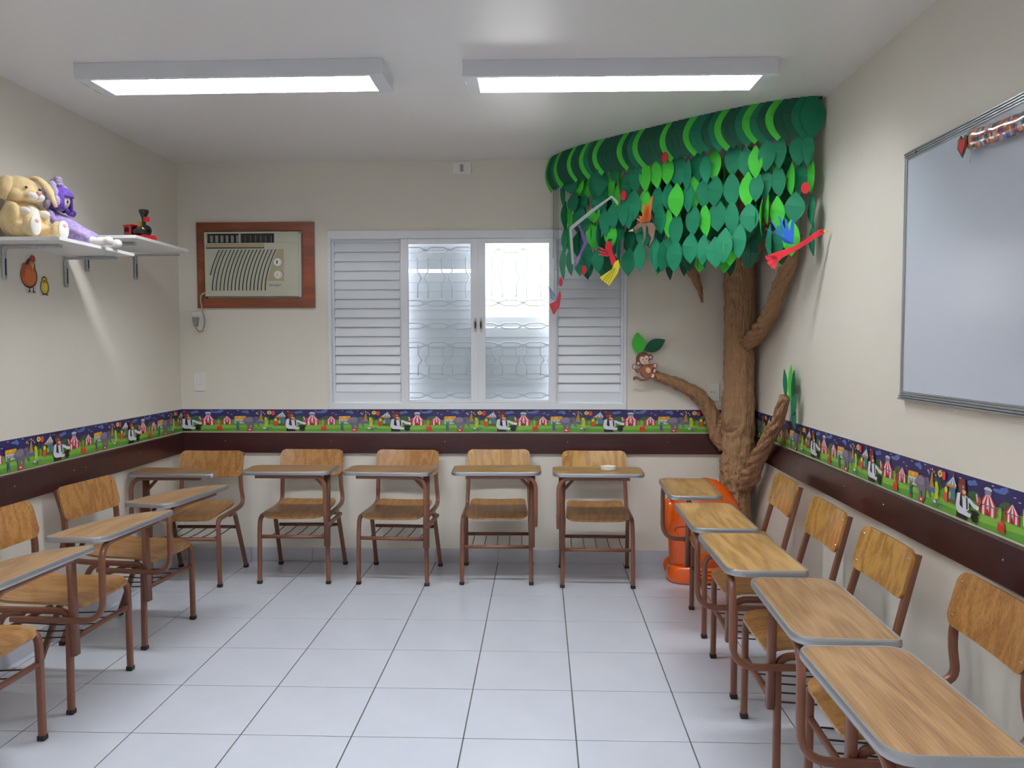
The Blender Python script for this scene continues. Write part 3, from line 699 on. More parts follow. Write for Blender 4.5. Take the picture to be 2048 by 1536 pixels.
# toy locomotive
lo = thing('toy_locomotive', 'red and black toy steam locomotive on the shelf nearer the corner', 'toy', (.22, -.93, 1.982), math.radians(-28))
obj('chassis', B(-.075, .075, -.034, .034, .012, .030, .002), TRED, lo)
bm = bmesh.new(); box(bm, -.078, -.02, -.034, -.030, .03, .088); box(bm, -.078, -.02, .030, .034, .03, .088); box(bm, -.078, -.074, -.034, .034, .03, .088); box(bm, -.084, -.014, -.040, .040, .088, .094, .002)
obj('cab', bm, TRED, lo)
for s in (-1, 1):
    for x in (-.064, -.044): obj('cab_window', B(x-.008, x+.008, s*.0345-.0006, s*.0345+.0006, .055, .080), DARK, lo)
b = lathe(bmesh.new(), [(.026, -.02), (.027, 0), (.027, .06), (.030, .062), (.030, .078), (.022, .083), (.008, .085)], 20); bmesh.ops.rotate(b, verts=b.verts, cent=(0, 0, 0), matrix=Matrix.Rotation(PI/2, 3, 'Y')); bmesh.ops.translate(b, verts=b.verts, vec=(-.01, 0, .058))
obj('boiler', b, BLACK, lo, smooth=True, angle=.7)
obj('smokestack', lathe(bmesh.new(), [(.010, .08), (.010, .12), (.014, .13), (.026, .158), (.026, .168), (.018, .171)], 18, c=(.045, 0, 0)), BLACK, lo, smooth=True, angle=.6)
obj('steam_dome', lathe(bmesh.new(), [(.011, .08), (.011, .098), (.014, .100), (.014, .106), (.006, .110)], 16, c=(.008, 0, 0)), TGOLD, lo, smooth=True, angle=.6)
obj('headlamp', B(.055, .078, -.012, .012, .105, .130, .003), TRED, lo)
obj('cowcatcher', prism(bmesh.new(), [(-.045, .0), (.045, .0), (.036, .032), (-.036, .032)], (.072, 0, 0), (0, 1, 0), (0, 0, 1), .022), TRED, lo)
for s in (-1, 1):
    for x, r in ((-.055, .018), (-.012, .018), (.028, .014), (.055, .014)):
        b = lathe(bmesh.new(), [(r, 0), (r, .006), (r*.5, .008)], 16); bmesh.ops.rotate(b, verts=b.verts, cent=(0, 0, 0), matrix=Matrix.Rotation(-s*PI/2, 3, 'X')); bmesh.ops.translate(b, verts=b.verts, vec=(x, s*.034, r))
        obj('wheel', b, BLACK, lo, smooth=True, angle=.6)

# wall stickers: hen and chick (flat prints on card)
def sticker(name, label, cat, O, U, V, outline, items, th=.0015):
    t = prism(bmesh.new(), outline, O, U, V, th); o = obj(name, t, plain('sticker_edge', (214, 208, 196), .5)); tag(o, label, cat)
    me = art_mesh('print', items, O, U, V, base=th+.0002); me.materials.append(PRINT); new_obj('print', me, o); return o
bk = (34, 26, 26)
O, U, V = (0, -1.525, 1.765), (0, 1, 0), (0, 0, 1)
hen = [(bk, ell(.0, -.012, .062, .058, 24)), (bk, round_poly([(-.04, .02), (-.028, .04), (-.006, .066), (.02, .075), (.042, .066), (.048, .03), (.04, -.01)], .01)), (bk, ell(.03, .07, .021, .016, 14)),
       ((188, 84, 30), ell(.0, -.012, .054, .050, 24)), ((206, 104, 38), ell(.012, -.014, .040, .044, 20)), ((160, 66, 28), ell(-.038, .012, .016, .036, 12, rot=-.3)), ((190, 84, 32), round_poly([(-.012, .02), (.012, .062), (.04, .058), (.038, .01)], .01)),
       ((186, 40, 44), ell(.031, .071, .016, .012, 14)), ((150, 60, 36), ell(.03, .054, .013, .010)), ((222, 170, 40), [(.014, .052), (.044, .052), (.030, .014)]), (bk, [(.016, .047), (.042, .047), (.042, .045), (.016, .045)]),
       (bk, ell(.002, -.075, .004, .014, 8)), (bk, ell(.03, -.075, .004, .014, 8)), (bk, [(-.016, -.088), (.012, -.088), (.004, -.078)]), (bk, [(.018, -.088), (.046, -.088), (.032, -.078)])]
sticker('hen_sticker', 'flat cartoon sticker of an orange hen on left wall below shelf', 'sticker', O, U, V,
        round_poly([(-.07, -.045), (-.055, .04), (-.03, .045), (-.005, .085), (.03, .096), (.058, .07), (.055, .02), (.07, -.015), (.05, -.062), (.05, -.094), (-.022, -.094), (-.03, -.068)], .01), hen)
O = (0, -1.411, 1.716)
chick = [(bk, ell(0, -.008, .034, .036, 20)), (bk, ell(0, .022, .022, .022, 16)), ((222, 196, 48), ell(0, -.008, .028, .030, 20)), ((222, 196, 48), ell(0, .022, .016, .016, 14)), ((236, 214, 80), ell(.004, -.004, .018, .02, 14)),
         (bk, ell(.002, .018, .010, .008, 10)), ((240, 170, 40), ell(.004, .016, .006, .005, 8)), (bk, [(-.022, -.046), (-.004, -.046), (-.012, -.034)]), (bk, [(.006, -.046), (.026, -.046), (.014, -.034)])]
sticker('chick_sticker', 'small flat cartoon sticker of a yellow chick right of the hen', 'sticker', O, U, V,
        round_poly([(-.04, -.03), (-.034, .012), (-.024, .04), (0, .05), (.024, .04), (.034, .012), (.04, -.03), (.03, -.05), (-.03, -.05)], .008), chick)

# ------------------------------------------------------------------ whiteboard on the right wall
wb = thing('whiteboard', 'large whiteboard with ribbed aluminium frame on the right wall', 'whiteboard', (RW, -3.0, 1.222))
def wbx(name, y0, y1, z0, z1, d0, d1, mat, par=wb, bev=0):
    b = B(RW-d1, RW-d0, y0, y1, z0, z1, bev); bmesh.ops.translate(b, verts=b.verts, vec=(-RW, 3.0, -1.222)); return obj(name, b, mat, par)
wbm = plain('whiteboard_surface', (206, 212, 226), .3, coat=.1)
WY0, WY1 = -3.9, -2.108
wbx('panel', WY0+.015, WY1-.012, 1.235, 2.12, .004, .012, wbm)
for k in range(4):
    wbx('frame_bottom', WY0, WY1, 1.222+k*.0085, 1.2285+k*.0085, 0, .026-k*.003, ALU, bev=.001)
    wbx('frame_top', WY0, WY1, 2.104+k*.0072, 2.1095+k*.0072, 0, .016+k*.002, ALU, bev=.001)
wbx('frame_side', WY1-.014, WY1, 1.222, 2.132, 0, .018, ALU, bev=.002); wbx('frame_side', WY0, WY0+.014, 1.222, 2.132, 0, .018, ALU, bev=.002)
b = lathe(bmesh.new(), [(.005, 0), (.004, .002)], 10); bmesh.ops.rotate(b, verts=b.verts, cent=(0, 0, 0), matrix=Matrix.Rotation(-PI/2, 3, 'Y')); bmesh.ops.translate(b, verts=b.verts, vec=(-.02, 3.0-2.20, 2.118-1.222)); obj('screw', b, DARK, wb)

# rolled printed paper in clear film hung at the top of the board
bg_ = thing('wrapped_paper_roll', 'colourful printed paper roll in clear film hanging at the top of the whiteboard', 'decoration', (RW-.03, -2.60, 2.05))
bm = bmesh.new(); lay = bm.loops.layers.float_color.new('Col')
rnd = random.Random(3); pal = [(190, 60, 50), (214, 130, 60), (90, 60, 130), (70, 130, 170), (210, 170, 140), (130, 50, 80), (60, 120, 70), (220, 190, 170)]
N_, K_ = 60, 12; rings = []
for i in range(N_+1):
    t = i/N_; y = -.55*t+.02; r = .030*(1+.15*noise.noise(Vector((t*9, 0, 0)))); zc = .012-.02*math.sin(t*3)
    rings.append([bm.verts.new((r*.45*math.cos(2*PI*k/K_)-.002, y, zc+r*math.sin(2*PI*k/K_)*(1+.1*noise.noise(Vector((t*20, k, 1)))))) for k in range(K_)])
for i in range(N_):
    for k in range(K_):
        f = bm.faces.new((rings[i][k], rings[i][(k+1) % K_], rings[i+1][(k+1) % K_], rings[i+1][k]))
        c = pal[int(abs(noise.noise(Vector((i*.23, k*.45, 5))))*30) % len(pal)]
        for lp in f.loops: lp[lay] = srgb(c)
bm.faces.new(rings[0][::-1]); bm.faces.new(rings[-1])
obj('paper_roll', bm, FOILP, bg_, smooth=True)
hp = [(0, -.035), (-.026, -.006), (-.024, .018), (-.010, .026), (0, .014), (.010, .024), (.022, .014), (.02, -.008)]
obj('heart_tag', prism(bmesh.new(), [(x*1.15, z*1.15) for x, z in hp], (-.016, .03, .0), (0, -1, 0), (0, 0, 1), .003), plain('black_card', (26, 22, 26), .4), bg_, label='black edge of a heart shaped tag')
obj('heart_front', prism(bmesh.new(), [(x*.85, z*.85) for x, z in hp], (-.0195, .03, .0), (0, -1, 0), (0, 0, 1), .001), TRED, bg_)
obj('film_twist', sweep(bmesh.new(), [(0, .02, .0), (-.004, .012, -.03), (-.002, .025, -.055)], circ(.004, 6), upv=(1, 0, 0), scale=[1, .7, 1.4]), plain('clear_film', (230, 230, 235), .1, coat=1), bg_, smooth=True)
# ------------------------------------------------------------------ paper tree
tree = thing('paper_tree', 'brown kraft paper tree with twisted branches standing in the right back corner', 'tree decoration', (3.63, -.12, 0))
TL = Vector((3.63, -.12, 0))
def tobj(name, bm, mat, smooth=True, label=None, angle=None):
    bmesh.ops.translate(bm, verts=bm.verts, vec=-TL); return obj(name, bm, mat, tree, smooth=smooth, label=label, angle=angle)
bm = bmesh.new(); rings = []; NZ, NA = 330, 84
for j in range(NZ+1):
    z = .001+2.605*j/NZ; ring = []
    cx = 3.618+.012*noise.noise(Vector((z*1.3, 0, 2)))+(-.01 if z < .7 else 0); rr = .090+.006*noise.noise(Vector((z*2.1, 3, 0)))+(.008 if .45 < z < 1.1 else 0)
    if z < .3: rr *= .9
    for k in range(NA):
        a = 2*PI*k/NA; p = Vector((math.cos(a)*1.6, math.sin(a)*1.6, z*15))
        v = noise.voronoi(p*1.25)[0]; cr = v[0]; v2 = noise.voronoi(p*2.9+Vector((5, 1, 3)))[0]
        amp = .016 if z < .75 else (.011 if z < 1.4 else .007)
        q = rr+amp*1.6*(cr-.45)+amp*.55*(v2[0]-.4)+.006*noise.noise(p*1.2)
        ring.append(bm.verts.new((cx+q*math.cos(a), -.125+q*.95*math.sin(a), z)))
    rings.append(ring)
for a, b in zip(rings, rings[1:]):
    for k in range(NA): bm.faces.new((a[k], a[(k+1) % NA], b[(k+1) % NA], b[k]))
bm.faces.new(rings[0][::-1]); bm.faces.new(rings[-1])
tobj('trunk', bm, KRAFT)
for z in (.885,):     # overlapping seam of the paper sheets
    b = bmesh.new(); lathe(b, [(.0975, -.0), (.0985, .03)], 40, c=(3.612, -.125, z), sy=.95); tobj('paper_seam', b, KRAFT)
def branch(pts, r0, r1, turns, seed, prof=None, lobes=5):
    pp = fillet(pts, .09, 6); P = []     # densify
    for a, b in zip(pp, pp[1:]):
        n = max(1, int((b-a).length/.011)); P += [a+(b-a)*k/n for k in range(n)]
    P.append(pp[-1]); N = len(P); n = 60; secs = []
    for i in range(N):
        t = i/(N-1); r = r0+(r1-r0)*t
        if prof: r *= prof(t)
        s = []
        for k in range(n):
            a = 2*PI*k/n; ph = a*lobes+turns*2*PI*t*lobes/2
            w = .72+.34*(abs(math.sin(ph/2+seed+.5*noise.noise(Vector((t*8, seed, 0))))))**.55+.20*noise.noise(Vector((math.cos(a)*1.7+seed, math.sin(a)*1.7, t*11)))+.07*noise.noise(Vector((math.cos(a+turns*5*t)*4, math.sin(a+turns*5*t)*4, t*6+seed)))
            s.append((r*w*math.cos(a), r*w*math.sin(a)))
        secs.append(s)
    tobj('branch', sweep(bmesh.new(), P, secs), KRAFT2)
branch([(3.60, -.13, .50), (3.655, -.27, .60), (3.66, -.372, .708), (3.66, -.623, .889), (3.672, -.78, 1.02), (3.682, -.86, 1.15)], .060, .028, 3, 1.0, lambda t: 1-.35*max(0, .2-t)/.2)
branch([(3.555, -.085, .78), (3.50, -.07, .86), (3.475, -.065, .97), (3.40, -.06, 1.10), (3.27, -.055, 1.175), (3.08, -.05, 1.245)], .058, .027, 4, 2.3, lambda t: .9 if t < .05 else 1.0)
branch([(3.63, -.14, 1.44), (3.66, -.26, 1.455), (3.665, -.46, 1.53), (3.668, -.62, 1.60), (3.67, -.76, 1.73), (3.67, -.93, 1.84), (3.67, -1.02, 1.98)], .050, .036, 4, 4.1)
branch([(3.40, -.06, 1.695), (3.385, -.06, 1.77), (3.35, -.07, 1.86), (3.30, -.08, 1.96), (3.27, -.1, 2.08)], .007, .056, 2, 5.2)
branch([(3.63, -.17, 1.90), (3.66, -.26, 1.95), (3.67, -.40, 2.05), (3.67, -.52, 2.2)], .034, .030, 2, 6.6)
def leaf_pts(w, h, n=10, cut=.93):
    """pointed foam leaf, tip at the bottom, blunt cut at the top"""
    o = []
    for k in range(n+1):
        t = k/n; z = -h/2+h*t; o.append((w/2*(4*t*(1-t))**1.02 if 0 < t < 1 else (0 if t == 0 else w*.04), z))
    return o+[(-x, z) for x, z in o[::-1] if x > 1e-6]
def leaf_mesh(w, h, th=.0022, cup=.012, name='leaf'):
    bm = bmesh.new(); o = leaf_pts(w, h); prism(bm, o, (0, th/2, 0), (1, 0, 0), (0, 0, 1), th)
    for v in bm.verts: v.co.y += cup*((v.co.z/(h/2))**2)*.5-cup*.6*(v.co.x/(w/2))**2*.5
    return to_mesh(bm, name)
def twig_leaf(loc, w, h, U, V, mat, lab=None):
    b = prism(bmesh.new(), leaf_pts(w, h, cut=1.0), loc, U, V, .003); tobj('leaf', b, mat, smooth=False, label=lab)
def rot2(a): return (math.cos(a), 0, math.sin(a)), (-math.sin(a), 0, math.cos(a))
U, V = rot2(math.radians(7)); twig_leaf((3.003, -.030, 1.435), .085, .145, tuple(Vector(U)), tuple(Vector(V)), LEAFL, 'light green foam leaf')
U, V = rot2(math.radians(-62)); twig_leaf((3.105, -.026, 1.425), .080, .150, U, V, LEAFX)
def rotR(a): return (0, -math.cos(a), math.sin(a)), (0, math.sin(a), math.cos(a))
for (y, z, w, h, a, mt) in ((-.80, 1.215, .07, .16, -14, LEAFD), (-.88, 1.225, .08, .19, 4, LEAFL), (-.93, 1.21, .06, .17, 8, LEAFX), (-.965, 1.115, .085, .13, 30, LEAFD), (-.955, 1.055, .075, .14, -16, LEAFD)):
    U, V = rotR(math.radians(-a)); twig_leaf((RW-.035-.01*abs(a)/30, y, z), w, h, U, V, mt)

# ------------------------------------------------------------------ hanging leaf canopy
CA = Vector((2.444, -.018)); CD = Vector((.72363, -.69019)); CN = Vector((.69019, .72363)); CLEN = 1.765
def bulge(s):
    t = min(max(s/CLEN, 0), 1); return .13*(1-(2*t-1)**4)
def canp(s, z, off=0):
    q = CA+CD*s+CN*(off-bulge(s)); return Vector((q.x, q.y, z))
def cang(s):
    a, b = canp(s-.02, 0), canp(s+.02, 0); return math.atan2(b.y-a.y, b.x-a.x)
can = thing('leaf_canopy', 'canopy of dark and light green foam leaves hanging on strings from the corner ceiling', 'leaf decoration', (3.1, -.7, RH))
CO = Vector((3.1, -.7, RH))
lm = {}
def leaf(s, z, off, w, h, c, yaw=0, tilt=0, lean=0):
    w = round(w/.012)*.012; h = round(h/.015)*.015
    k = (w, h, c)
    if k not in lm:
        lm[k] = leaf_mesh(max(w, .03), h); lm[k].materials.append((LEAFD, LEAFL, LEAFX)[c])
    p = canp(s, z, off)
    if p.x > RW-.02 or p.y > -.012: return
    if z < 2.4 and math.hypot(p.x-3.618, p.y+.125) < .17: return
    o = new_obj('leaf', lm[k], can); o.location = p-CO; o.rotation_euler = (lean, tilt, cang(s)+yaw)
    if c == 1: o['label'] = 'light green foam leaf'
rnd = random.Random(11)
# dense pelmet of overlapping leaves along the ceiling; deep green paints in its shade
LIGHT = {0, 4, 8, 11, 14, 19, 22, 27, 31, 36, 40, 43}
NT = 48
for i in range(NT):
    s = .02+(CLEN-.05)*i/(NT-1); h = .20-.02*i/NT
    leaf(s, RH-.001-h/2+rnd.uniform(-.004, .004)+.0, -.02, .115, h+.03+rnd.uniform(-.008, .012), 1 if i in LIGHT else (2 if rnd.random() < .8 else 0), yaw=.24, tilt=rnd.uniform(-.015, .015))
# front curtain, leaf by leaf: (along, height, depth, width seen, length, light?)
FRONT = [(1.674,2.373,-0.011,0.08,0.147,0),(1.717,2.367,-0.022,0.053,0.146,0),(1.589,2.371,0.002,0.063,0.156,0),(1.537,2.36,-0.018,0.076,0.156,0),(1.485,2.331,-0.025,0.061,0.158,1),(1.427,2.343,0.002,0.075,0.145,0),(1.347,2.376,0.043,0.091,0.163,0),(1.242,2.361,0.034,0.084,0.158,1),(1.154,2.375,0.031,0.101,0.168,0),(1.216,2.336,-0.012,0.068,0.135,0),(1.035,2.36,0.013,0.092,0.171,0),(0.979,2.366,-0.008,0.075,0.141,1),(0.909,2.36,-0.016,0.077,0.158,1),(0.84,2.354,-0.022,0.074,0.152,1),(0.764,2.367,-0.013,0.096,0.162,0),(1.669,2.242,0.044,0.068,0.149,0),(1.631,2.237,0.036,0.048,0.156,1),(1.576,2.236,0.035,0.067,0.158,0),(1.514,2.235,0.034,0.06,0.152,0),(1.489,2.21,-0.015,0.068,0.144,0),(1.44,2.202,-0.005,0.078,0.16,1),(1.35,2.217,0.02,0.083,0.163,0),(1.251,2.224,0.029,0.088,0.151,0),(1.186,2.227,0.038,0.087,0.152,0),(1.123,2.235,0.04,0.072,0.162,1),(1.042,2.199,-0.023,0.097,0.17,1),(0.972,2.23,0.018,0.076,0.158,0),(0.897,2.217,0.024,0.078,0.16,0),(0.823,2.217,0.01,0.08,0.153,1),(0.752,2.206,-0.016,0.092,0.171,0),(1.722,2.239,0.008,0.035,0.147,1),(1.667,2.092,-0.023,0.087,0.141,0),(1.57,2.08,0.045,0.061,0.158,1),(1.521,2.098,0.039,0.046,0.145,1),(1.503,2.061,0.014,0.02,0.174,1),(1.454,2.063,-0.006,0.085,0.145,0),(1.459,2.061,0.043,0.044,0.139,0),(1.354,2.076,0.016,0.075,0.17,0),(1.263,2.096,0.041,0.092,0.151,0),(1.192,2.081,0.038,0.069,0.16,1),(1.133,2.085,0.011,0.085,0.154,0),(1.031,2.049,0.003,0.088,0.164,0),(0.974,2.088,0.018,0.057,0.15,1),(0.926,2.115,0.004,0.072,0.159,0),(1.735,2.074,-0.017,0.024,0.154,0),(1.549,1.94,-0.006,0.043,0.158,0),(1.577,1.941,0.035,0.061,0.144,0),(1.655,1.945,-0.027,0.072,0.162,1),(1.328,1.934,-0.026,0.088,0.17,0),(1.346,1.921,0.02,0.049,0.164,1),(1.273,1.903,-0.008,0.083,0.15,0),(1.192,1.926,0.013,0.069,0.153,0),(1.118,1.94,0.008,0.088,0.154,0),(1.025,1.908,-0.003,0.093,0.172,0),(0.958,1.941,0.05,0.086,0.168,0),(0.803,1.925,-0.014,0.08,0.162,0),(0.82,2.035,0.003,0.095,0.121,0),(0.906,1.925,-0.014,0.068,0.167,0),(0.908,1.911,0.021,0.049,0.168,0),(0.951,1.906,-0.008,0.015,0.159,0),(1.4,1.952,-0.002,0.073,0.162,0),(1.727,1.939,0.03,0.021,0.156,0),(0.253,2.407,-0.004,0.147,0.115,0),(0.31,2.391,0.015,0.122,0.122,1),(0.356,2.37,0.042,0.103,0.148,1),(0.515,2.379,-0.022,0.048,0.168,0),(0.472,2.368,-0.025,0.07,0.169,0),(0.283,2.292,-0.012,0.113,0.114,0),(0.139,2.379,0.031,0.054,0.19,0),(0.353,2.285,0.019,0.078,0.078,0),(0.461,2.198,-0.011,0.094,0.102,1),(0.498,2.258,-0.004,0.046,0.144,0),(0.198,2.22,-0.016,0.048,0.169,0),(0.329,2.2,0.007,0.12,0.122,0),(0.397,2.14,-0.027,0.087,0.077,0),(0.223,2.221,0.026,0.055,0.179,1),(0.558,2.356,0.042,0.078,0.16,1),(0.624,2.397,0.046,0.043,0.159,1),(0.601,2.423,0.029,0.065,0.134,0),(0.603,2.258,0.047,0.054,0.185,1),(0.616,2.164,-0.029,0.075,0.141,0),(0.59,2.061,-0.007,0.082,0.134,1),(0.604,2.09,0.047,0.043,0.185,0),(0.628,1.96,0.032,0.043,0.185,0),(0.184,2.081,0.003,0.058,0.171,0),(0.192,2.093,0.045,0.052,0.172,1),(0.391,2.089,0.02,0.075,0.148,0),(0.429,2.082,0.035,0.044,0.164,1),(0.5,2.07,-0.007,0.037,0.179,0),(0.254,1.938,-0.015,0.076,0.16,0),(0.161,1.939,0.006,0.073,0.199,0),(0.346,1.903,-0.019,0.072,0.114,0),(0.397,1.943,0.001,0.085,0.148,0),(0.392,1.921,0.047,0.063,0.149,0),(0.491,1.927,-0.003,0.083,0.145,0),(0.556,2.138,-0.029,0.067,0.168,0),(0.693,2.172,-0.026,0.062,0.139,0),(0.722,2.161,-0.016,0.062,0.147,0),(0.509,2.32,0.033,0.068,0.17,0),(0.699,2.321,-0.001,0.062,0.156,0),(1.109,2.208,-0.007,0.063,0.153,0),(1.109,2.321,-0.022,0.054,0.153,0)]
for (s, z, off, w, h, c) in FRONT:
    yaw = rnd.uniform(-.15, .15); ww = max(w*1.12, .04)
    if w < .05: yaw = rnd.choice((-1, 1))*math.acos(min(1, w/.09)); ww = .09
    leaf(s, z, off*.7, ww, h*1.08, c, yaw=yaw, tilt=rnd.uniform(-.09, .09))
strings = bmesh.new()
def string(s, off, z0):
    p = canp(s, RH-.01, off); q = canp(s, z0, off)
    if p.x > RW-.02 or p.y > -.012: return
    sweep(strings, [p-CO, (p+q)/2-CO+Vector((.002, 0, 0)), q-CO], circ(.0012, 4), upv=(1, 0, 0))
for s in [c[0] for c in FRONT if c[1] < 2.0]: string(s, .07, 1.98)
# deeper rows toward the corner
count = 0
for row, off in enumerate((.10, .22, .36, .52)):
    n = (11, 9, 6, 4)[row]
    for i in range(n):
        s = off*.85+.06+(CLEN-2*off*.85-.12)*(i+rnd.uniform(.1, .9))/n
        if rnd.random() < .08: continue
        zt = RH-.20; k = rnd.choice((3, 4, 4)); string(s, off, zt-.14*k)
        for j in range(k):
            c = 1 if rnd.random() < .18 else rnd.choice((0, 2)); leaf(s+rnd.uniform(-.012, .012), zt-.06-.148*j, off+rnd.uniform(-.02, .02), rnd.choice((.085, .095, .105)), .165, c, yaw=rnd.uniform(-.7, .7), tilt=rnd.uniform(-.12, .12)); count += 1
for (s0, z1) in ((.02, 1.74), (.045, 1.90), (.07, 1.80), (.0, 1.98)): string(s0+.03, -.0, z1)
o = obj('string', strings, plain('green_string', (30, 70, 50), .8), can); o['kind'] = 'stuff'
obj('hanging_rail', sweep(bmesh.new(), [canp(CLEN*k/20, RH-.008, .0)-CO for k in range(21)], rsec(.012, .012), upv=(0, 0, 1)), plain('dark_rail', (30, 50, 40), .7), can)
for (s, z) in ((.979, 2.433), (.703, 2.268), (1.715, 2.179), (.404, 1.872), (.18, 1.818)):
    a = cang(s); O = canp(s, z, -.03)-CO
    obj('petal', prism(bmesh.new(), ell(0, 0, .020, .028, 12), O, (math.cos(a), math.sin(a), 0), (0, 0, 1), .003), REDF, can, label='red foam petal')

# ------------------------------------------------------------------ foam birds
def bird(label, off, s0, z0):
    p = canp(s0, z0, off); a = cang(s0)
    return thing('foam_bird', label, 'bird decoration', p, a, 'foam birds in the leaf canopy')
def cut(t, name, pts, mat, y=0, th=.004, bend=0, **k):
    """flat foam cut-out in the bird's own plane: x along, z up"""
    b = prism(bmesh.new(), pts, (0, y, 0), (1, 0, 0), (0, 0, 1), th)
    if bend:
        for v in b.verts: v.co.y += bend*v.co.x**2
    return obj(name, b, mat, t, **k)
def fan(root, tips, w):
    """fringed strips running from one root edge; returns a single comb outline"""
    (x0, z0), (x1, z1) = root; n = len(tips); o = []
    for i, (tx, tz) in enumerate(tips):
        a, b = i/n, (i+1)/n; ax, az = x0+(x1-x0)*a, z0+(z1-z0)*a; bx, bz = x0+(x1-x0)*b, z0+(z1-z0)*b
        if i == 0: o.append((ax, az))
        dx, dz = tx-(ax+bx)/2, tz-(az+bz)/2; L = math.hypot(dx, dz); px, pz = -dz/L*w, dx/L*w
        if (bx-ax)*px+(bz-az)*pz > 0: px, pz = -px, -pz
        o += [(tx+px, tz+pz), (tx-px, tz-pz), (ax+(bx-ax)*.97, az+(bz-az)*.97)]
    return o
t = bird('red foam bird with blue feathers at the right end of the leaf canopy', -.10, 1.70, 1.90)
cut(t, 'body', [(-.10, -.055), (-.085, -.03), (0, -.005), (.05, .025), (.085, .052), (.105, .066), (.123, .070), (.136, .062), (.134, .050), (.10, .032), (.02, -.02), (-.05, -.055), (-.082, -.085)], REDF)
cut(t, 'beak', [(.130, .066), (.155, .060), (.132, .052)], YELF, y=-.001)
cut(t, 'eye', ell(.119, .059, .0035, .0035, 8), BLACK, y=-.0045, th=.001)
for k, (tx, tz) in enumerate(((-.11, .115), (-.075, .135), (-.045, .12), (-.012, .11), (-.13, .075))):
    cut(t, 'feather', [(-.045+.012*k*.5, .015), (-.02+.012*k*.5, .005), (tx+.012, tz), (tx, tz+.012)], BLUEF, y=-.006-.002*k, th=.002)
cut(t, 'tail', fan([(-.085, -.03), (-.07, -.075)], [(-.125, -.058), (-.115, -.085), (-.095, -.105)], .012), REDF, y=-.005, th=.002)
t = bird('red foam bird with yellow fringed tail hanging before the right window louvres', -.04, .60, 1.90)
cut(t, 'body', round_poly([(-.015, .115), (.015, .122), (.03, .10), (.028, .07), (.062, .0), (.05, -.02), (.03, -.02), (.005, .05), (-.02, .085)], .008), REDF, bend=.6)
for k in range(3): cut(t, 'feather', [(-.005, .07-.012*k), (.01, .055-.012*k), (-.065, .088-.02*k), (-.062, .095-.02*k)], REDF, y=-.006-.003*k, th=.002)
cut(t, 'tail', [(.052, .0), (.075, .01), (.085, -.03), (.072, -.065), (.01, -.135), (.002, -.122), (-.004, -.128), (-.014, -.112), (-.022, -.116), (-.034, -.098), (-.038, -.104), (-.062, -.08), (.03, -.04)], YELF, bend=.4)
for k in range(3):
    x0, z0 = (-.030+.018*k, -.098-.010*k); cut(t, 'fringe_cut', [(x0, z0), (x0+.002, z0-.002), (.042+.008*k, -.035), (.04+.008*k, -.035)], plain('olive_cut', (120, 112, 30), .7), y=-.0048, th=.0008)
cut(t, 'crest', [(.0, .118), (.03, .12), (.032, .132), (.02, .128), (.012, .136), (.002, .128)], LEAFX, y=-.002)
t = bird('brown foam bird with orange feathers and drooping wings, middle of the leaf canopy', -.05, .83, 2.06)
cut(t, 'body', round_poly([(-.045, .01), (-.015, .035), (.04, .045), (.085, .03), (.11, -.01), (.09, .005), (.03, .02), (-.02, .005), (-.05, -.005)], .006), BRNF, bend=.5)
cut(t, 'beak', [(-.045, .012), (-.078, .0), (-.042, -.004)], plain('pale_yellow_beak', (238, 214, 150), .6), y=-.001)
cut(t, 'eye', ell(-.035, .006, .003, .003, 8), BLACK, y=-.005, th=.001)
cut(t, 'wing', [(.05, .035), (.10, .0), (.09, -.06), (.06, -.10), (.075, -.05), (.055, -.02)], BRNF, y=.006); cut(t, 'wing', [(.02, .03), (.05, .03), (.045, -.05), (.02, -.09), (.035, -.04)], BRNF, y=-.008, th=.002)
for tx, tz in ((.085, .17), (.055, .125), (.03, .14), (-.02, .065), (.005, .075)): cut(t, 'feather', [(.02, .035), (.075, .04), (tx+.006, tz), (tx-.004, tz)], ORAF, y=-.006, th=.003)
t = bird('purple foam bird with long grey ribbon wings near the window end of canopy', -.06, .40, 2.08)
cut(t, 'body', [(.0, .03), (.012, .03), (.05, -.03), (.06, -.055), (.03, -.09), (.0, -.13), (-.01, -.12), (.03, -.055), (.015, -.02)], PURF)
for k in range(3): cut(t, 'feather', [(.045-.01*k, -.03), (.055-.01*k, -.04), (-.01+.008*k, .055), (-.016+.008*k, .05)], PURF, y=-.006-.002*k, th=.002)
cut(t, 'tail', [(.012, -.085), (.03, -.08), (-.02, -.165), (-.045, -.185), (-.03, -.14)], plain('lilac_foam', (176, 130, 190), .7), y=.002)
cut(t, 'wing', [(-.085, .045), (-.067, .045), (-.045, -.17), (-.065, -.172), (-.087, .03)], WHTF, y=-.008, th=.002)
cut(t, 'wing', [(-.085, .045), (-.067, .058), (.10, .13), (.26, .185), (.265, .175), (.11, .112), (-.06, .035), (-.07, .03)], WHTF, y=-.010, th=.002)
cut(t, 'wing', [(.255, .185), (.27, .182), (.315, .145), (.31, .125)], WHTF, y=-.012, th=.002)
t = bird('small red foam bird with blue fringed wing, lowest, before the bright window pane', -.01, .12, 1.69)
cut(t, 'body', round_poly([(.02, .07), (.034, .074), (.04, .045), (.02, -.015), (-.055, -.07), (-.105, .0), (-.02, .015)], .008), REDF, bend=-.5)
for k in range(5): cut(t, 'feather', [(.0, .035-.006*k), (.01, .03-.006*k), (-.125+.012*k, .115-.017*k), (-.128+.012*k, .11-.017*k)], BLUEF, y=-.005-.002*k, th=.0015)

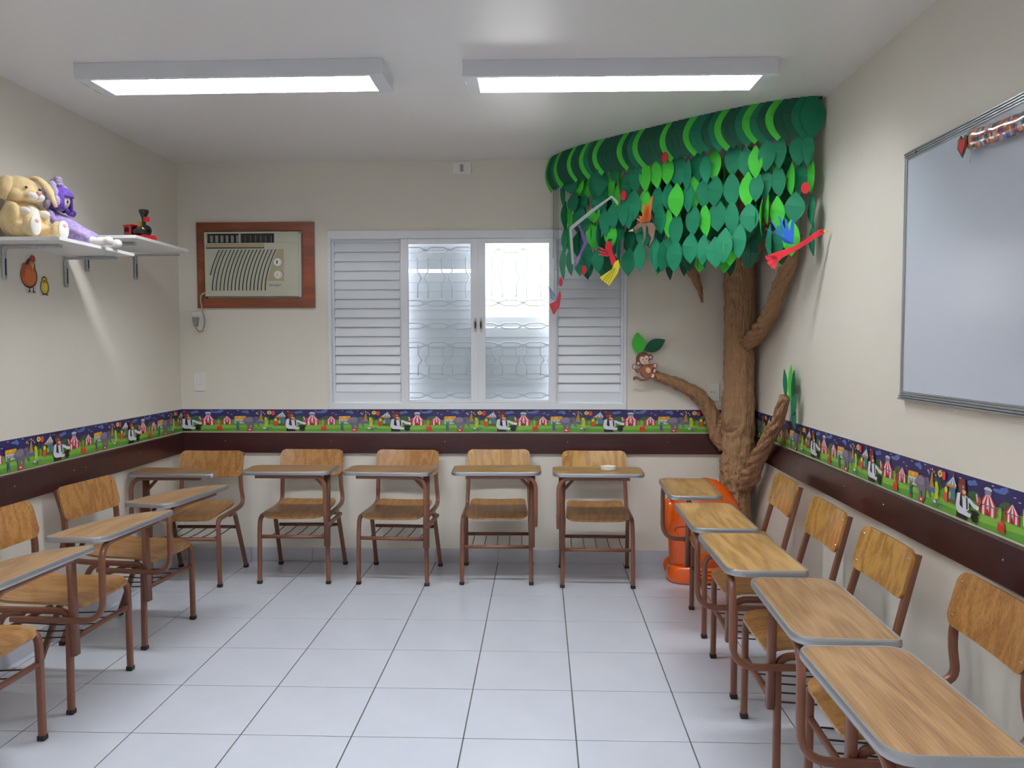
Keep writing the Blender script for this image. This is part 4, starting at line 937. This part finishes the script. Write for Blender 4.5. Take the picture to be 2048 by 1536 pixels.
# flat cut-out monkey at the end of the left branch
O = (3.035, -.088, 1.292); U, V = (1, 0, 0), (0, 0, 1)
mb, md, mf, mk = (150, 82, 58), (112, 54, 38), (232, 196, 176), (40, 24, 22)
def grow(p, d):
    cx = sum(q[0] for q in p)/len(p); cz = sum(q[1] for q in p)/len(p)
    return [(q[0]+(q[0]-cx)/max(1e-5, math.hypot(q[0]-cx, q[1]-cz))*d, q[1]+(q[1]-cz)/max(1e-5, math.hypot(q[0]-cx, q[1]-cz))*d) for q in p]
tail = [(-.07, -.075), (-.06, -.064), (-.045, -.066), (-.02, -.078), (.0, -.080), (.02, -.068), (.03, -.06), (.026, -.074), (.006, -.09), (-.02, -.09), (-.045, -.08), (-.055, -.082), (-.066, -.088)]
shp = [(mb, tail), (mb, ell(.01, -.03, .036, .042, 18, rot=.3)), (mb, round_poly([(.02, .01), (.055, .012), (.068, -.004), (.04, -.02)], .006)), (mb, round_poly([(-.01, -.01), (-.05, -.02), (-.064, -.006), (-.052, -.036), (-.01, -.036)], .008)),
       (mb, round_poly([(.02, -.05), (.05, -.04), (.056, -.06), (.035, -.074), (.012, -.066)], .008)), (mf, ell(.066, .006, .010, .013, 10)), (mf, ell(-.066, -.002, .010, .014, 10)), (mf, ell(.052, -.060, .010, .015, 10, rot=-.3)), (mf, ell(.062, -.028, .009, .014, 10, rot=-.3)),
       (mb, ell(-.04, .022, .013, .015, 12)), (mb, ell(.036, .058, .012, .014, 12)), (md, ell(-.012, .048, .040, .038, 20, rot=.2))]
face = [(mf, ell(-.04, .020, .008, .009, 10)), (mf, ell(.037, .058, .007, .009, 10)), (mf, ell(-.018, .046, .015, .018, 14)), (mf, ell(.010, .052, .015, .018, 14)), (mf, ell(-.002, .030, .026, .018, 16)),
        ((250, 250, 250), ell(-.012, .046, .006, .0085, 10)), ((250, 250, 250), ell(.010, .051, .006, .0085, 10)), (mk, ell(-.011, .044, .0042, .006, 10)), (mk, ell(.011, .049, .0042, .006, 10)), ((255, 255, 255), ell(-.0095, .047, .0015, .002, 6)), ((255, 255, 255), ell(.0125, .052, .0015, .002, 6)),
        (md, ell(.001, .033, .003, .002, 8)), ((170, 60, 60), ell(.001, .023, .010, .0035, 10, PI, 2*PI)), ((238, 200, 150), ell(.022, -.024, .015, .019, 14, rot=.4))]
items = [(mk, grow(p, .0028)) for c, p in shp]+shp+face
card = bmesh.new()
for c, p in shp: prism(card, grow(p, .004), O, U, V, .003)
mo = obj('monkey_cutout', card, plain('monkey_card', (90, 50, 40), .6)); tag(mo, 'flat cartoon monkey cut-out lying at the tip of the left paper branch', 'monkey decoration')
me = art_mesh('print', items, O, U, V, base=.0034); me.materials.append(PRINT); new_obj('print', me, mo)

# ------------------------------------------------------------------ orange bin (rounded figure-shaped)
bn = thing('orange_bin', 'glossy orange plastic figure-shaped bin with flared base beside the paper tree', 'bin', (3.368, -.350, 0))
obj('base', lathe(bmesh.new(), [(.208, .002), (.222, .006), (.230, .03), (.226, .055), (.216, .085), (.206, .105)], 48, sx=1.0, sy=.54, power=3.0), ORANGE, bn, smooth=True)
obj('body', lathe(bmesh.new(), [(.210, .095), (.214, .16), (.220, .26), (.222, .34), (.215, .41), (.198, .465), (.168, .52), (.125, .572), (.07, .612), (.01, .626)], 56, sx=1.0, sy=.53, power=2.5), ORANGE, bn, smooth=True)
def fy_(x, r): return -.53*r*(1-(abs(x)/r)**2.5)**.4
for s in (-1, 1):
    if s < 0: obj('ear', ball(bmesh.new(), (s*.208, .03, .39), (.045, .075, .115), n=14), ORANGE, bn, smooth=True)
    if s < 0: obj('foot', ball(bmesh.new(), (s*.188, .10, .062), (.045, .04, .060), n=10), ORANGE, bn, smooth=True)
    pts = [(s*.150+.040*math.cos(a), fy_(s*.150+.040*math.cos(a), .222), .318+.030*math.sin(a)) for a in [PI*k/10 for k in range(11)]]
    obj('eye_groove', sweep(bmesh.new(), pts, circ(.0035, 6), upv=(0, 1, 0)), ORDK, bn, smooth=True, label='dark red arched groove like a closed eye')
    pts = [(s*(.16+.03*math.sin(PI*k/12)-.12*max(0, k/12-.4)), fy_(.16+.03*math.sin(PI*k/12)-.12*max(0, k/12-.4), .205+.016*min(1, k/5)), .45-.26*k/12) for k in range(13)]
    obj('moulded_ridge', sweep(bmesh.new(), pts, circ(.005, 8), upv=(0, 1, 0)), ORANGE, bn, smooth=True)

# ------------------------------------------------------------------ school armchairs
MC = {}
def chair_parts(h, style, zs, dsk):
    """h=+1: arm post on the viewer's right (sitter's left). Sitter faces -Y. returns [(name, mesh, mat, parent index, label)]"""
    key = (h, style, zs, dsk)
    if key in MC: return MC[key]
    P = []; sec = rsec(.025, .025, .32, 2)
    def add(name, bm, mat, par=-1, smooth=True, angle=.7, label=None):
        me = to_mesh(bm, name, smooth, angle); me.materials.append(mat); P.append((name, me, par, label)); return len(P)-1
    # seat: dished plywood with waterfall front
    bm = slab(bmesh.new(), -.240, .150, lambda y: .188-.015*(y+.24)/.39, (.05, .035), .011, lambda x, y: .414-.018*max(0, (-y-.16)/.08)**2+.006*(x/.19)**2+.02*max(0, (y-.03)/.12)**2)
    add('seat', bm, WY, angle=.9)
    # side tubes
    for s in (-1, 1):
        X = .199*s
        XT = .188*s
        post = [(X, .215, .415), (XT, .188, .570), (XT, .238, .742)] if style == 'S' else [(X, .150, .410), (XT, .238, .742)]
        pts = fillet([(.204*s, -.2145, .30), (.200*s, -.2145, .403), (X, .10, .403)]+post, [.075, .04]+([.06, .12] if style == 'S' else [.05]), 6)
        add('side_tube', sweep(bmesh.new(), pts, sec, upv=(1, 0, 0)), TUBEM)
        lg = add('leg', sweep(bmesh.new(), [(.207*s, -.215, .018), (.204*s, -.2145, .302)], sec, upv=(1, 0, 0)), TUBEM)
        add('foot_cap', B(.207*s-.0138, .207*s+.0138, -.2288, -.2012, 0, .020, bev=.003), RUB, lg)
        pts = fillet([(.2*s, -.03, .392), (.2*s, .055, .390), (.211*s, .206, .018)], .06, 5)
        lg = add('leg', sweep(bmesh.new(), pts, sec, upv=(1, 0, 0)), TUBEM)
        add('foot_cap', B(.2115*s-.0138, .2115*s+.0138, .1935, .221, 0, .020, bev=.003), RUB, lg)
    # backrest
    bm = slab(bmesh.new(), -.084, .084, lambda y: .204, (.040, .040), .011, lambda x, y: -.016*(1-(x/.2)**2))
    bmesh.ops.rotate(bm, verts=bm.verts, cent=(0, 0, 0), matrix=Matrix.Rotation(PI/2, 3, 'X'))
    ang = -.26; R = Matrix.Rotation(ang, 4, 'X'); Mb = Matrix.Translation((0, .208, .672)) @ R
    bmesh.ops.transform(bm, matrix=Mb, verts=bm.verts)
    bi = add('backrest', bm, WZ2 if style == 'T' else WZ, angle=.9)
    for x in (-.178, .178):
        for z in (-.052, .052):
            b = lathe(bmesh.new(), [(.0048, 0), (.004, .002), (.002, .003)], 8); bmesh.ops.transform(b, matrix=Mb @ Matrix.Translation((x, -.0082, z)) @ Matrix.Rotation(PI/2, 4, 'X'), verts=b.verts)
            add('screw', b, CHROME, bi)
    # book basket under the seat
    bs = rsec(.020, .020, .25, 1)
    add('front_stretcher', sweep(bmesh.new(), [(-.196, -.213, zs), (.196, -.213, zs)], bs), TUBEM)
    add('rear_stretcher', sweep(bmesh.new(), [(-.195, .135, zs-.005), (.195, .135, zs-.005)], bs), TUBEM)
    for k in range(5):
        x = -.15+.075*k; add('basket_rod', sweep(bmesh.new(), [(x, -.21, zs-.002), (x, -.04, zs-.012), (x, .135, zs-.007)], circ(.003, 6)), plain('dark_rod', (70, 48, 42), .4, metal=.3))
    # writing arm
    pts = fillet([(h*.232, .0, .378), (h*.232, -.370, .378), (h*.232, -.370, .674), (-h*.17, -.370, .674)], [.085, .075], 7)
    add('arm_tube', sweep(bmesh.new(), pts, rsec(.022, .022, .3, 2), upv=(0, 0, 1) if False else (h, 0, 0)), TUBEM)
    add('arm_post', sweep(bmesh.new(), [(h*.209, -.2405, .235), (h*.212, -.232, .676)], rsec(.036, .024, .2, 1), upv=(0, 1, 0)), TUBEM)
    add('support_bar', sweep(bmesh.new(), [(h*.22, -.232, .674), (-h*.12, -.232, .674)], rsec(.022, .016, .2, 1)), TUBEM)
    add('brace', sweep(bmesh.new(), [(h*.20, -.236, .585), (h*.12, -.236, .672)], rsec(.018, .014, .2, 1), upv=(0, 1, 0)), TUBEM)
    if dsk == 'R': out = [(.262, -.135), (.262, -.392), (-.252, -.392), (-.252, -.160), (-.215, -.135)]; rad = [.02, .065, .05, .03, .03]
    else: out = [(.256, -.160), (.254, -.388), (-.262, -.405), (-.225, -.33), (-.13, -.235), (.08, -.170)]; rad = [.02, .06, .03, .05, .08, .08]
    out = [(x*h, y) for x, y in out]
    if h < 0: out = out[::-1]; rad = rad[::-1]
    ro = round_poly(out, rad, 6)
    dt = add('desk_top', prism(bmesh.new(), [(x*.992, y+(-.27-y)*.02) for x, y in ro], (0, 0, .684), (1, 0, 0), (0, 1, 0), .020), WX2 if style == 'T' else WX, smooth=False)
    bm = bmesh.new(); n = len(ro); c = Vector((0, -.27)); rings = []
    A_ = sum(ro[i-1][0]*ro[i][1]-ro[i][0]*ro[i-1][1] for i in range(n)); sg = 1 if A_ > 0 else -1
    nrm = []
    for i in range(n):
        d = Vector(ro[(i+1) % n])-Vector(ro[i-1]); nrm.append(Vector((d.y, -d.x)).normalized()*sg)
    for (d, z) in ((-.006, .6840), (0, .6835), (.0025, .687), (.003, .694), (.0025, .700), (0, .7052), (-.006, .7046)):
        rings.append([bm.verts.new((ro[i][0]+nrm[i].x*d, ro[i][1]+nrm[i].y*d, z)) for i in range(n)])
    rings.append(rings[0])
    for a, b in zip(rings, rings[1:]):
        for k in range(n): bm.faces.new((a[k], a[(k+1) % n], b[(k+1) % n], b[k]))
    add('metal_edge', bm, ALU, dt, label='aluminium edge strip')
    MC[key] = P; return P
CHAIRS = [  # x, y, rotation (deg), h, style, stretcher z, label, group
 (.268, -.372, 1.0, -1, 'S', .285, 'wooden tablet-arm school chair in the left back corner', 'B'),
 (.893, -.287, 1.0, 1, 'S', .285, 'wooden tablet-arm school chair, second from the left corner along back wall', 'B'),
 (1.505, -.297, -3.0, 1, 'S', .280, 'wooden tablet-arm school chair under the left glass pane of the window', 'B'),
 (2.108, -.271, 1.2, 1, 'T', .228, 'wooden tablet-arm school chair with pale worn backrest under the right glass pane', 'B'),
 (2.713, -.317, -.8, -1, 'T', .226, 'wooden tablet-arm school chair holding the white tape roll', 'B'),
 (.324, -1.310, 83.5, -1, 'S', .285, 'wooden tablet-arm chair at left wall, nearest the back corner chair', 'L'),
 (.347, -1.973, 88.0, -1, 'S', .285, 'wooden tablet-arm chair, middle of the three along the left wall', 'L'),
 (.350, -2.590, 88.5, -1, 'S', .285, 'wooden tablet-arm chair cut off by the left photo edge, nearest at left', 'L'),
 (3.395, -1.110, -92.5, -1, 'T', .230, 'wooden tablet-arm chair at right wall in front of the orange bin', 'R'),
 (3.373, -1.763, -91.0, 1, 'T', .230, 'second wooden tablet-arm chair from the orange bin along right wall', 'R'),
 (3.368, -2.340, -90.0, 1, 'T', .230, 'middle wooden tablet-arm chair of the five along the right wall', 'R'),
 (3.405, -2.935, -92.0, 1, 'S', .285, 'wooden tablet-arm chair with curved back posts, fourth along right wall', 'R'),
 (3.380, -3.480, -90.0, 1, 'S', .285, 'nearest wooden tablet-arm chair at right, its desk top cut by the bottom edge', 'R')]
GR = {'B': 'school chairs along the back wall', 'L': 'school chairs along the left wall', 'R': 'school chairs along the right wall'}
for (x, y, rot, h, st, zs, lab, g) in CHAIRS:
    t = thing('school_chair', lab, 'chair', (x, y, 0), math.radians(rot), GR[g]); made = []
    for (nm, me, par, pl) in chair_parts(h, st, zs, 'A' if (g == 'L' or x < .5) else 'R'):
        o = new_obj(nm, me, t if par < 0 else made[par])
        if pl: o['label'] = pl
        made.append(o)

tr = obj('tape_roll', lathe(bmesh.new(), [(.034, 0), (.046, .001), (.046, .019), (.034, .020), (.030, .012)], 28), plain('white_tape', (226, 220, 204), .5), smooth=True, angle=.6)
tr.location = (2.77, -.545, .7053); tag(tr, 'white roll of tape lying on the desk top of the back chair nearest the bin', 'tape')
